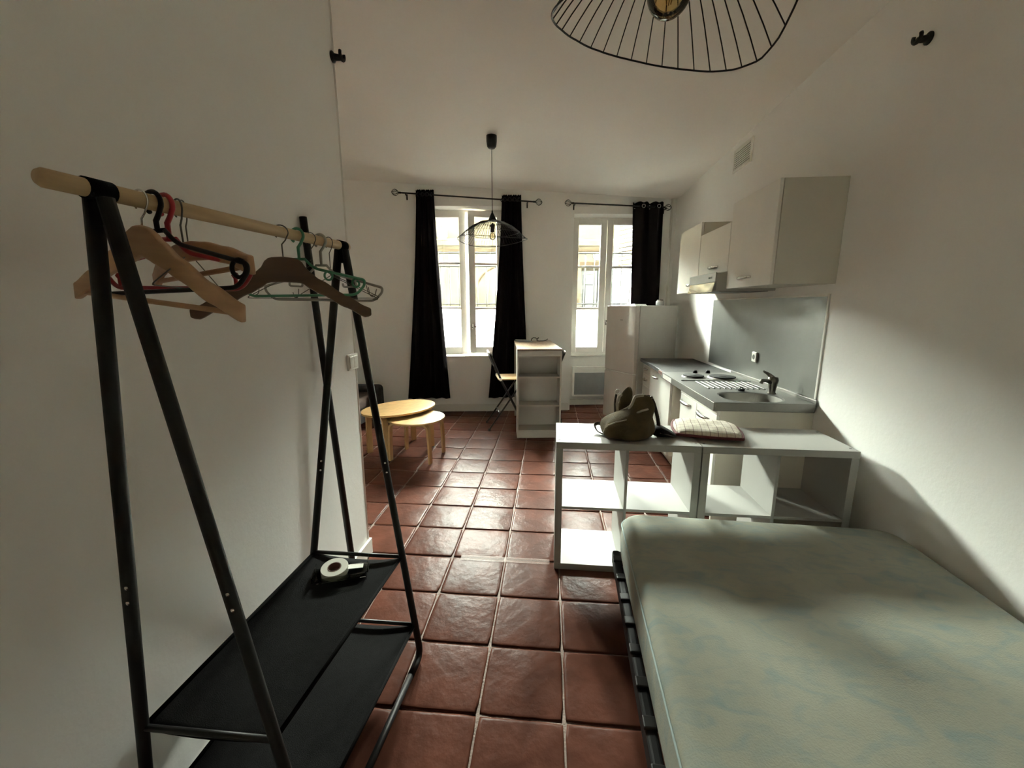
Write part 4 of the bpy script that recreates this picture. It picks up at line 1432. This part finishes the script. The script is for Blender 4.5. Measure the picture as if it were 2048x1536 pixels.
t1 = thing('nest_table', 'larger oval birch nest table, overlapping the smaller one', 'table', (-1.565, 4.11, 0), R(54), 'nest of birch tables')
TZ = 0.468
oval = [(0.41 * math.cos(2 * math.pi * k / 48), 0.295 * math.sin(2 * math.pi * k / 48)) for k in range(48)]
obj('table_top', prism(nb(), oval, TZ - 0.020, TZ), M['birch'], t1, bevel=0.003)
for sx_ in (-1, 1):
    for sy_ in (-1, 1):
        ang = math.atan2(-sy_ * 0.16, 0) 
        obj('leg', bent_leg(sx_ * 0.275, sy_ * 0.165, R(-90 if sy_ > 0 else 90), TZ - 0.0203), M['birchleg'], t1, bevel=0.003)
t2 = thing('nest_table', 'smaller rounded birch nest table pushed half under the larger one', 'table', (-1.325, 3.925, 0), R(-8), 'nest of birch tables')
SZ = 0.418
ov2 = []
for k in range(48):
    a = 2 * math.pi * k / 48
    ca, sa_ = math.cos(a), math.sin(a)
    ov2.append((0.280 * abs(ca) ** 0.95 * (1 if ca > 0 else -1), 0.280 * abs(sa_) ** 0.95 * (1 if sa_ > 0 else -1)))
obj('table_top', prism(nb(), ov2, SZ - 0.018, SZ), M['birch'], t2, bevel=0.003)
for sx_ in (-1, 1):
    for sy_ in (-1, 1):
        obj('leg', bent_leg(sx_ * 0.212, sy_ * 0.168, R(180 if sx_ > 0 else 0) , SZ - 0.0183, 0.055, 0.022), M['birchleg'], t2, bevel=0.003)

# ------------------------------------------------------------------ sofa (its end shows past the partition)
sf = thing('sofa', 'charcoal fabric sofa end showing past the partition, behind the birch tables', 'sofa', (-2.70, 4.35, 0))


def soft(name, x0, x1, y0, y1, z0, z1, m, r=0.05):
    b = nb()
    box(b, x0, x1, y0, y1, z0, z1)
    return obj(name, b, m, sf, world=True, bevel=r, bseg=4, smooth=True)


soft('sofa_frame', X_LL + 0.03, -2.27, 3.35, 5.36, 0.09, 0.26, M['sofa'], 0.02)
soft('seat_cushion', X_LL + 0.25, -2.25, 3.53, 4.335, 0.262, 0.41, M['sofaseat'], 0.045)
soft('seat_cushion', X_LL + 0.25, -2.25, 4.345, 5.15, 0.262, 0.41, M['sofaseat'], 0.045)
soft('armrest', X_LL + 0.03, -2.24, 5.16, 5.37, 0.09, 0.475, M['sofa'], 0.06)
soft('armrest', X_LL + 0.03, -2.24, 3.33, 3.52, 0.09, 0.475, M['sofa'], 0.06)
soft('backrest', X_LL + 0.02, X_LL + 0.27, 3.52, 5.16, 0.26, 0.74, M['sofa'], 0.06)
for x in (X_LL + 0.09, -2.32):
    for y in (3.42, 5.28):
        obj('foot', lathe(nb(), [(0.02, 0.0005), (0.03, 0.09)], 12, (x, y, 0)), M['strap'], sf, world=True)


# ------------------------------------------------------------------ pendant lamps
def wire_lamp_far():
    cx, cy = -0.572, 4.22
    zc = ceil_z(cx, cy)
    t = thing('pendant_lamp', 'black wire mesh pendant lamp hanging in front of the left window', 'lamp', (cx, cy, zc))
    obj('ceiling_cup', lathe(nb(), [(0.0001, -0.112), (0.03, -0.11), (0.043, -0.095), (0.05, -0.05), (0.05, -0.001)], 28, (cx, cy, zc), cap=False), M['blackp'], t, world=True, smooth=True)
    b = nb()
    tube(b, [(cx, cy, zc - 0.11), (cx, cy, 2.40)], 0.0035, 6)
    obj('cord', b, M['blackp'], t, world=True, smooth=True)
    obj('cone', lathe(nb(), [(0.006, 2.425), (0.008, 2.405), (0.042, 2.335), (0.044, 2.328), (0.0001, 2.330)], 24, (cx, cy, 0), cap=False), M['blackp'], t, world=True, smooth=True)
    shp = []
    K = 64
    for r_, z_ in ((0.042, 2.333), (0.12, 2.314), (0.20, 2.272), (0.265, 2.218), (0.315, 2.168), (0.342, 2.147)):
        shp.append((r_, z_))

    def wob(a, r_):
        return 0.018 * (r_ / 0.34) ** 2 * math.sin(2 * a + 0.6)
    b = nb()
    for k in range(K):
        a = 2 * math.pi * k / K
        tube(b, [(cx + r_ * math.cos(a + 0.12 * r_), cy + r_ * math.sin(a + 0.12 * r_), z_ + wob(a, r_)) for r_, z_ in shp], 0.0016, 3, cap=False)
    for k in range(K):
        a = 2 * math.pi * (k + 0.5) / K
        tube(b, [(cx + r_ * math.cos(a - 0.5 * r_), cy + r_ * math.sin(a - 0.5 * r_), z_ + wob(a, r_)) for r_, z_ in shp[:4]], 0.0014, 3, cap=False)
    ws = obj('wire_shade', b, M['black'], t, world=True)
    for r_, z_, tr in ((0.342, 2.147, 0.0032), (0.265, 2.218, 0.0022), (0.12, 2.314, 0.0022)):
        b = nb()
        tube(b, [(cx + r_ * math.cos(a), cy + r_ * math.sin(a), z_ + wob(a, r_)) for a in [2 * math.pi * k / 60 for k in range(60)]], tr, 6, closed=True)
        obj('shade_ring', b, M['black'], ws, world=True, smooth=True)
    obj('bulb_holder', lathe(nb(), [(0.008, 2.31), (0.012, 2.298), (0.026, 2.290), (0.026, 2.278), (0.020, 2.27), (0.020, 2.225), (0.0001, 2.222)], 20, (cx, cy, 0), cap=False), M['blackp'], t, world=True, smooth=True)
    pr = [(0.014, 2.222)] + [(0.030 * math.sin(R(a)), 2.185 + 0.034 * math.cos(R(a))) for a in range(25, 181, 12)]
    pr[-1] = (0.0001, 2.151)
    bl = obj('bulb', lathe(nb(), pr, 24, (cx, cy, 0), cap=False), M['bulb'], t, world=True, smooth=True)
    b = nb()
    for k in range(4):
        a = math.pi * k / 2 + 0.4
        tube(b, [(cx, cy, 2.22), (cx + 0.010 * math.cos(a), cy + 0.010 * math.sin(a), 2.20), (cx + 0.012 * math.cos(a), cy + 0.012 * math.sin(a), 2.17)], 0.0011, 4)
    obj('filament', b, M['filament'], bl, world=True)


def wire_lamp_near():
    cx, cy = 0.305, 1.31
    zc = ceil_z(cx, cy)
    t = thing('pendant_lamp', 'large black wire pendant shade with amber bulb hanging overhead near the bed', 'lamp', (cx, cy, zc))
    obj('ceiling_cup', lathe(nb(), [(0.0001, -0.10), (0.03, -0.098), (0.043, -0.085), (0.05, -0.045), (0.05, -0.001)], 28, (cx, cy, zc), cap=False), M['blackp'], t, world=True, smooth=True)
    b = nb()
    tube(b, [(cx, cy, zc - 0.10), (cx, cy, 2.56)], 0.0035, 6)
    obj('cord', b, M['blackp'], t, world=True, smooth=True)
    Rr = 0.312

    RZ = [(0, 2.262), (8, 2.236), (20, 2.218), (36, 2.233), (50, 2.257), (63, 2.284), (74, 2.304), (84, 2.320), (93, 2.333), (101, 2.341), (110, 2.347), (120, 2.351),
          (138, 2.351), (155, 2.340), (170, 2.318), (185, 2.290), (200, 2.262), (225, 2.235), (250, 2.245), (275, 2.275), (300, 2.315), (320, 2.335), (340, 2.312), (360, 2.262)]

    def rim(a):
        g = math.degrees(a) % 360
        for (g0, z0_), (g1, z1_) in zip(RZ, RZ[1:]):
            if g0 <= g <= g1:
                z = z0_ + (z1_ - z0_) * (g - g0) / (g1 - g0)
                break
        return Vector((cx + Rr * math.cos(a), cy + Rr * math.sin(a), z))
    b = nb()
    tube(b, [rim(2 * math.pi * k / 96) for k in range(96)], 0.0028, 8, closed=True)
    obj('shade_ring', b, M['black'], t, world=True, smooth=True)
    b = nb()
    hub = 2.50
    tube(b, [(cx + 0.05 * math.cos(2 * math.pi * k / 24), cy + 0.05 * math.sin(2 * math.pi * k / 24), hub) for k in range(24)], 0.0025, 6, closed=True)
    tube(b, [(cx - 0.05, cy, hub), (cx + 0.05, cy, hub)], 0.002, 6)
    tube(b, [(cx, cy - 0.05, hub), (cx, cy + 0.05, hub)], 0.002, 6)
    obj('hub_ring', b, M['black'], t, world=True, smooth=True)
    n = 38
    for k in range(n):
        a = 2 * math.pi * k / n + R(3)
        e = rim(a)
        s = Vector((cx + 0.05 * math.cos(a), cy + 0.05 * math.sin(a), hub))
        pts = []
        for i in range(9):
            q = i / 8
            p = s.lerp(e, q)
            p.z = e.z + (hub - e.z) * (1 - q ** 1.7) * (1 - 0.0 * q)
            pts.append(p)
        b = nb()
        tube(b, pts, 0.0019, 5)
        obj('rib', b, M['black'], t, world=True, smooth=True)
    obj('bulb_holder', lathe(nb(), [(0.008, 2.565), (0.02, 2.55), (0.022, 2.50), (0.022, 2.455), (0.0001, 2.452)], 20, (cx, cy, 0), cap=False), M['blackp'], t, world=True, smooth=True)
    pr = [(0.016, 2.452), (0.022, 2.435), (0.038, 2.405)] + [(0.0585 * math.sin(R(a)), 2.341 + 0.064 * math.cos(R(a))) for a in range(55, 181, 9)]
    pr[-1] = (0.0001, 2.277)
    bl = obj('bulb', lathe(nb(), pr, 32, (cx, cy, 0), cap=False), M['amber'], t, world=True, smooth=True)
    b = nb()
    tube(b, [(cx, cy, 2.45), (cx, cy, 2.40)], 0.006, 8)
    for k in range(6):
        a = math.pi * k / 3
        tube(b, [(cx + 0.008 * math.cos(a), cy + 0.008 * math.sin(a), 2.41), (cx + 0.016 * math.cos(a), cy + 0.016 * math.sin(a), 2.36), (cx + 0.006 * math.cos(a + 0.4), cy + 0.006 * math.sin(a + 0.4), 2.31)], 0.0016, 4)
    obj('filament', b, M['filament'], bl, world=True)


wire_lamp_far()
wire_lamp_near()


# ------------------------------------------------------------------ small wall fittings
def knob(label, x, y, z, s):
    t = thing('rod_bracket', label, 'bracket', (x, y, z))
    obj('wall_plate', lathe(nb(), [(0.026, s * 0.001), (0.026, s * 0.006), (0.018, s * 0.012)], 20, (x, y, z), 'X'), M['blackp'], t, world=True, smooth=False)
    b = nb()
    tube(b, [(x + s * 0.01, y, z), (x + s * 0.05, y, z - 0.006)], [0.016, 0.012], 12)
    obj('stem', b, M['blackp'], t, world=True, smooth=True)
    b = nb()
    tube(b, [(x + s * 0.052 , y + 0.022 * math.cos(a), z + 0.006 + 0.022 * math.sin(a)) for a in [R(q) for q in range(150, 391, 20)]], 0.008, 8)
    obj('cup', b, M['blackp'], t, world=True, smooth=True)


knob('black curtain rod bracket high on the left partition', X_L, 2.235, 2.735, 1)
knob('black curtain rod bracket high on the right wall above the bed', X_R, 2.30, 2.708, -1)
sw = thing('light_switch', 'white double light switch near the partition edge', 'switch', (X_L, 2.20, 1.21))
obj('switch_plate', box(nb(), X_L + 0.001, X_L + 0.010, 2.143, 2.262, 1.165, 1.255), M['switch'], sw, world=True, bevel=0.004)
for y0_ in (2.155, 2.204):
    obj('rocker', box(nb(), X_L + 0.0102, X_L + 0.0165, y0_, y0_ + 0.045, 1.178, 1.242, ), M['switch'], sw, world=True, bevel=0.003)

# ------------------------------------------------------------------ clothes rack
rk = thing('clothes_rack', 'black A-frame clothes rack with beech rail and two cloth shelves', 'clothes rack', (-0.80, 1.14, 0))
NA, FA = Vector((-0.800, 0.712, 1.712)), Vector((-0.765, 1.518, 1.727))
feet = {'nb': Vector((-1.072, 0.79, 0.014)), 'nf': Vector((-0.592, 0.79, 0.014)), 'fb': Vector((-1.072, 1.522, 0.014)), 'ff': Vector((-0.543, 1.520, 0.014))}


def leg_at(apex, foot, z):
    return apex.lerp(foot, (apex.z - z) / (apex.z - foot.z))


def rack_leg(apex, foot, other, side):
    d = (other - foot).normalized()
    top = apex + Vector((side * 0.012, 0, -0.008))
    pts = fillet([top, foot, foot + d * 0.11], 0.05, 6)
    b = nb()
    tube(b, pts, 0.0142, 12)
    return obj('leg', b, M['black'], rk, world=True, smooth=True)


for apex, f_, o_, s in ((NA, 'nb', 'fb', -1), (NA, 'nf', 'ff', 1), (FA, 'fb', 'nb', -1), (FA, 'ff', 'nf', 1)):
    lg = rack_leg(apex, feet[f_], feet[o_], s)
    b = nb()
    for z in (0.90, 0.86):
        p = leg_at(apex + Vector((s * 0.012, 0, -0.008)), feet[f_], z) + Vector((0.006, -0.0115, 0))
        lathe(b, [(0.0001, -0.003), (0.0045, -0.002), (0.005, 0.0)], 10, p, 'Y', cap=False)
    obj('screw', b, M['steel'], lg, world=True, smooth=True)
for a, c in (('nb', 'fb'), ('nf', 'ff')):
    d = (feet[c] - feet[a]).normalized()
    b = nb()
    tube(b, [feet[a] + d * 0.11, feet[c] - d * 0.11], 0.0125, 12)
    obj('floor_rail', b, M['black'], rk, world=True, smooth=True)
dirr = (FA - NA).normalized()
b = nb()
e0, e1 = NA - dirr * 0.085 + Vector((0, 0, 0.006)), FA + dirr * 0.045 + Vector((0, 0, 0.006))
tube(b, [e0, e0 + dirr * 0.006, e1 - dirr * 0.006, e1], [0.012, 0.0155, 0.0155, 0.012], 16)
obj('hanging_rail', b, M['rail'], rk, world=True, smooth=True)
for a in (NA, FA):
    b = nb()
    c = a + Vector((0, 0, 0.006))
    tube(b, [c - dirr * 0.022, c + dirr * 0.022], 0.0185, 16)
    tube(b, [c, c + Vector((0, 0, -0.06))], [0.015, 0.017], 12)
    obj('rail_sleeve', b, M['rackcloth'], rk, world=True, smooth=True)
for z, nm, sag in ((0.482, 'upper_shelf', 0.020), (0.16, 'lower_shelf', 0.016)):
    c = {}
    for k_, (apex, f_) in {'nb': (NA, 'nb'), 'nf': (NA, 'nf'), 'fb': (FA, 'fb'), 'ff': (FA, 'ff')}.items():
        c[k_] = leg_at(apex, feet[f_], z)
    b = nb()

    def fn(a, h, c=c, sag=sag):
        p = c['nb'].lerp(c['nf'], a).lerp(c['fb'].lerp(c['ff'], a), h)
        e = 1 - (2 * a - 1) ** 2
        return p + Vector((0, 0, -sag * e * (0.75 + 0.25 * math.sin(math.pi * h)) - 0.006 + 0.003 * math.sin(9 * h + 3 * a)))
    grid(b, fn, 14, 24)
    obj(nm, b, M['rackcloth'], rk, world=True, smooth=True, solid=0.003)
    for a_, b_ in (('nb', 'nf'), ('fb', 'ff')):
        t_ = nb()
        tube(t_, [c[a_], c[b_]], 0.008, 10)
        obj('cross_bar', t_, M['black'], rk, world=True, smooth=True)
    for a_, b_ in (('nb', 'fb'), ('nf', 'ff')):
        t_ = nb()
        tube(t_, [c[a_], c[b_]], 0.006, 8)
        obj('shelf_rod', t_, M['rackcloth'], rk, world=True, smooth=True)

# loose black pole leaning on the partition behind the rack
lp = thing('metal_pole', 'loose black metal pole leaning on the partition behind the clothes rack', 'pole', (-1.0, 1.87, 0))
b = nb()
tube(b, [(-1.0, 1.87, 0.002), (-1.083, 1.823, 1.90)], 0.0155, 12)
obj('tube', b, M['black'], lp, world=True, smooth=True)
b = nb()
tube(b, [(-1.0, 1.87, 0.001), (-1.0006, 1.8697, 0.03)], 0.0175, 12)
obj('end_cap', b, M['rubber'], lp, world=True)

# tape roll in its dispenser on the upper shelf
td = thing('tape_dispenser', 'white tape roll in a clear plastic dispenser on the upper rack shelf', 'tape', mtx=Matrix.Translation((-0.835, 1.405, 0.4735)) @ Matrix.Rotation(R(20), 4, 'Z'))
tl = Matrix.Rotation(R(8), 4, 'X')
b = nb()
lathe(b, [(0.026, 0.004), (0.050, 0.004), (0.051, 0.006), (0.051, 0.027), (0.050, 0.029), (0.026, 0.029), (0.026, 0.004)], 36, cap=False)
b.transform(tl)
obj('tape_roll', b, M['tape'], td, smooth=False)
b = nb()
lathe(b, [(0.0255, 0.030), (0.0225, 0.030), (0.0225, 0.003), (0.0255, 0.003), (0.0255, 0.030)], 30, cap=False)
b.transform(tl)
obj('cardboard_core', b, M['tapecore'], td)
obj('core_disc', lathe(nb(), [(0.0001, 0.006), (0.0222, 0.006)], 24, cap=False), M['tapecore'], td)
b = nb()
prism(b, [(-0.075, -0.045), (0.095, -0.055), (0.125, -0.02), (0.125, 0.035), (0.095, 0.045), (-0.075, 0.04)], 0.0, 0.003)
box(b, -0.078, -0.074, -0.05, 0.045, 0, 0.022)
box(b, 0.123, 0.127, -0.03, 0.04, 0, 0.035)
box(b, -0.06, 0.12, -0.057, -0.054, 0, 0.018)
obj('dispenser_tray', b, M['clearp'], td)
obj('tape_tongue', box(nb(), 0.045, 0.105, -0.012, 0.016, 0.018, 0.020, Matrix.Rotation(R(4), 4, 'Y')), M['tape'], td)
# strip of clear tape stuck across the floor
_m = M['filmtape'] = bpy.data.materials.new('clear_tape_film')
_m.use_nodes = True
_n = _m.node_tree
_b = _n.nodes['Principled BSDF']
_nz = _n.nodes.new('ShaderNodeTexNoise')
_nz.inputs['Scale'].default_value = 40
_mr = _n.nodes.new('ShaderNodeMapRange')
_mr.inputs['To Min'].default_value = 0.08
_mr.inputs['To Max'].default_value = 0.22
_n.links.new(_nz.outputs['Fac'], _mr.inputs['Value'])
_n.links.new(_mr.outputs['Result'], _b.inputs['Alpha'])
_b.inputs['Base Color'].default_value = (0.42, 0.30, 0.26, 1)
_b.inputs['Roughness'].default_value = 0.35
_b.inputs['Specular IOR Level'].default_value = 0.1
fm_ = thing('tape_strip', 'clear adhesive tape strip stuck across the floor tiles by the shelf unit', 'tape', (-0.2, 2.26, 0.0035))
obj('strip', box(nb(), -0.52, 0.02, 2.225, 2.275, 0.0032, 0.0036), M['filmtape'], fm_, world=True)


# ------------------------------------------------------------------ hangers
def rail_pt(y):
    t = (y - 0.712) / (1.518 - 0.712)
    return Vector((-0.800 + 0.035 * t, y, 1.718 + 0.015 * t))


def hanger_root(name, label, y, yaw, tilt, group='clothes hangers on the beech rail'):
    o = rail_pt(y) + Vector((0, 0, 0.0175))
    mtx = Matrix.Translation(o) @ Matrix.Rotation(R(yaw), 4, 'Z') @ Matrix.Rotation(R(-tilt), 4, 'Y')
    return thing(name, label, 'hanger', mtx=mtx, group=group)


def hook_path(n, off=0.0, rr=0.020, tip=235, s=1):
    """hook over the rail (rail centre at z=-0.0175), tip behind, then down to the neck at z=-n"""
    c = Vector((0, 0, -0.0175))
    pts = []
    for a in range(tip, -31, -15):
        pts.append(c + Vector((math.cos(R(a)), 0, math.sin(R(a)))) * rr)
    pts += [Vector((0.010, 0, -0.040)), Vector((off, 0, -0.052)), Vector((off, 0, -n))]
    return [Vector((p.x * s, p.y, p.z)) for p in pts]


def wood_hanger(name, label, y, yaw, tilt, W, h, n, m, prof, bar=True, thick=0.014, fwd=0.02, hookm='steel'):
    """prof: list of (|u|/W, drop of the upper edge 0..1, thickness of the arm)"""
    r = hanger_root(name, label, y, yaw, tilt)
    us, ls = [], []
    N = 24
    for i in range(-N, N + 1):
        q = abs(i) / N
        for (q0, d0, t0), (q1, d1, t1) in zip(prof, prof[1:]):
            if q0 <= q <= q1 + 1e-9:
                k = (q - q0) / (q1 - q0)
                k2 = k * k * (3 - 2 * k) * 0.5 + k * 0.5
                dd, tt = d0 + (d1 - d0) * k2, t0 + (t1 - t0) * k2
                break
        u = W * i / N
        zu = -n - (h - n - prof[-1][2]) * dd
        us.append((u, zu))
        ls.append((u, zu - tt))
    b = nb()

    def bend(u):
        return fwd * (u / W) ** 2
    A = [[b.verts.new((u, bend(u) + e, z)) for u, z in row] for row in (us, ls) for e in (-thick / 2, thick / 2)]
    uf, ub, lf, lb = A
    for i in range(len(us) - 1):
        b.faces.new((uf[i], uf[i + 1], lf[i + 1], lf[i]))
        b.faces.new((ub[i], lb[i], lb[i + 1], ub[i + 1]))
        b.faces.new((uf[i], ub[i], ub[i + 1], uf[i + 1]))
        b.faces.new((lf[i], lf[i + 1], lb[i + 1], lb[i]))
    b.faces.new((uf[0], lf[0], lb[0], ub[0]))
    b.faces.new((uf[-1], ub[-1], lb[-1], lf[-1]))
    obj('hanger_arms', b, m, r, bevel=0.004, bseg=3, smooth=True)
    b = nb()
    tube(b, hook_path(n + 0.005, 0.0, 0.019), 0.0018, 7)
    obj('hook', b, M[hookm], r, smooth=True)
    if bar:
        b = nb()
        zb = -h + 0.018
        tube(b, [(-W * 0.90, bend(W * 0.9), zb), (W * 0.90, bend(W * 0.9), zb)], 0.0055, 8)
        obj('trouser_bar', b, m, r, smooth=True)
    return r


def plastic_hanger(name, label, y, yaw, tilt, W, h, n, m, rad=0.0045, notch=True, hr=0.021, bot=0.86):
    r = hanger_root(name, label, y, yaw, tilt)
    zc = -h + 0.02
    loop = [(-0.018, 0, -n), (-0.045, 0, -n - 0.028), (-W, 0, zc + 0.012), (-W + 0.002, 0, zc - 0.004), (-W * bot, 0, -h - 0.012), (W * bot, 0, -h - 0.012), (W - 0.002, 0, zc - 0.004), (W, 0, zc + 0.012), (0.045, 0, -n - 0.028), (0.018, 0, -n)]
    b = nb()
    tube(b, fillet(loop, 0.03, 5), rad, 8)
    tube(b, [(-0.02, 0, -n), (0.02, 0, -n)], rad, 8)
    obj('hanger_loop', b, m, r, smooth=True)
    b = nb()
    tube(b, hook_path(n, 0.0, hr), rad, 8)
    obj('hook', b, m, r, smooth=True)
    for s in (-1, 1):
        b = nb()
        if notch == 'ring':
            tube(b, [(s * (W * 0.90) + 0.017 * math.cos(q), 0, zc + 0.004 + 0.017 * math.sin(q)) for q in [2 * math.pi * k / 14 for k in range(14)]], rad * 0.95, 6, closed=True)
            obj('end_ring', b, m, r, smooth=True)
        elif notch == 'knob':
            tube(b, [(s * W * 0.80, 0, -h - 0.012), (s * W * 0.80, 0, -h + 0.008), (s * W * 0.80, 0, -h + 0.014), (s * W * 0.80, 0, -h + 0.020)], [rad * 0.8, rad * 0.8, rad * 1.5, rad * 0.9], 8)
            obj('strap_knob', b, m, r, smooth=True)
        else:
            q = 0.45 if notch == 'curl' else 0.55
            zs_ = -n - 0.028 + (zc + 0.012 + n + 0.028) * (q * W - 0.045) / (W - 0.045)
            if notch == 'curl':
                tube(b, [(s * q * W - 0.002 + 0.013 * math.cos(R(a)), 0, zs_ - 0.012 + 0.013 * math.sin(R(a))) for a in range(110, 391, 20)], rad * 0.8, 6)
                obj('strap_hook', b, m, r, smooth=True)
                b = nb()
                tube(b, [(s * W * 0.86 + (0.016 - 0.00002 * a) * math.cos(R(a)), 0.001 * a / 90, zc + 0.002 + (0.016 - 0.00002 * a) * math.sin(R(a))) for a in range(60, 460, 20)], rad * 0.8, 6)
                obj('end_curl', b, m, r, smooth=True)
            else:
                d_ = -1 if s > 0 else 1
                tube(b, fillet([(s * q * W, 0, zs_), (s * q * W + d_ * -0.006, 0, zs_ - 0.022), (s * q * W + d_ * 0.042, 0, zs_ - 0.024), (s * q * W + d_ * 0.044, 0, zs_ - 0.012)], 0.01, 4), rad * 0.85, 6)
                obj('strap_hook', b, m, r, smooth=True)
    return r


arm = [(0, 0.0, 0.060), (0.07, 0.015, 0.064), (0.14, 0.08, 0.062), (0.22, 0.20, 0.054), (0.4, 0.42, 0.045), (0.7, 0.74, 0.040), (1.0, 1.0, 0.036)]
arch = [(0, 0.0, 0.040), (0.15, 0.01, 0.040), (0.4, 0.16, 0.036), (0.7, 0.50, 0.034), (1.0, 1.0, 0.038)]
suit = [(0, 0.0, 0.072), (0.15, 0.02, 0.070), (0.20, 0.08, 0.064), (0.27, 0.25, 0.052), (0.40, 0.42, 0.044), (0.7, 0.72, 0.040), (0.93, 0.95, 0.036), (1.0, 1.0, 0.022)]
wood_hanger('wooden_hanger', 'pale wooden hanger with trouser bar, first on the rail beside the near rack frame', 0.788, -8.3, -6.3, 0.22, 0.231, 0.064, M['hwood'], arm, fwd=0.016)
plastic_hanger('plastic_hanger', 'black plastic hanger hanging between the pale wooden and red hangers', 0.812, -9.0, 1.5, 0.21, 0.178, 0.071, M['blackp'], 0.0046, notch='ring')
plastic_hanger('plastic_hanger', 'red plastic hanger next to the black one on the rail', 0.838, -10.5, -1.1, 0.206, 0.172, 0.084, M['red'], 0.0048, notch='knob')
wood_hanger('wooden_hanger', 'honey-coloured arched wooden hanger, turned askew behind the red one', 0.866, -24.2, 2.7, 0.211, 0.172, 0.088, M['hwood2'], arch, hookm='darksteel')
wood_hanger('wooden_hanger', 'dark brown broad-shouldered wooden suit hanger without a bar', 1.19, 32.6, 0, 0.232, 0.258, 0.087, M['hbrown'], suit, bar=False, thick=0.022, fwd=-0.03, hookm='darksteel')
plastic_hanger('plastic_hanger', 'green plastic hanger behind the dark brown suit hanger', 1.264, -2.4, 0.4, 0.209, 0.185, 0.087, M['green'], 0.0042, notch='curl')
plastic_hanger('plastic_hanger', 'grey plastic hanger behind the green one, near the far rack frame', 1.384, -0.7, -1.0, 0.211, 0.200, 0.097, M['greyp'], 0.0042, notch='ell')


def wire_hanger(label, y, yaw, W, h, n, m, clips=True):
    r = hanger_root('wire_hanger', label, y, yaw, 0)
    b = nb()
    tube(b, fillet([(0, 0, -n - 0.02), (-W, 0, -h), (W, 0, -h), (0, 0, -n - 0.02)], 0.02, 5), 0.0013, 6)
    obj('wire_triangle', b, m, r, smooth=True)
    b = nb()
    tube(b, hook_path(n, 0, 0.019), 0.0014, 6)
    tube(b, [(0.003 * math.cos(k * 1.3), 0.003 * math.sin(k * 1.3), -n - 0.001 * k * 2) for k in range(12)], 0.0012, 5)
    obj('hook', b, m, r, smooth=True)
    for s in (-1, 1) if clips else ():
        b = nb()
        tube(b, fillet([(s * W * 0.78, 0, -h + 0.042), (s * W * 0.80, 0, -h + 0.012), (s * W * 0.9, 0, -h + 0.008), (s * W * 0.93, 0, -h + 0.03)], 0.01, 4), 0.0013, 6)
        obj('clip_loop', b, m, r, smooth=True)


wire_hanger('thin dark wire hanger hanging behind the red plastic hanger', 0.880, 115, 0.21, 0.185, 0.088, M['darksteel'], clips=False)
wire_hanger('thin steel wire hanger next to the far rack frame', 1.435, -18, 0.21, 0.212, 0.107, M['darksteel'])
wire_hanger('thin steel wire hanger between the green and grey hangers', 1.327, 12, 0.215, 0.205, 0.080, M['darksteel'])
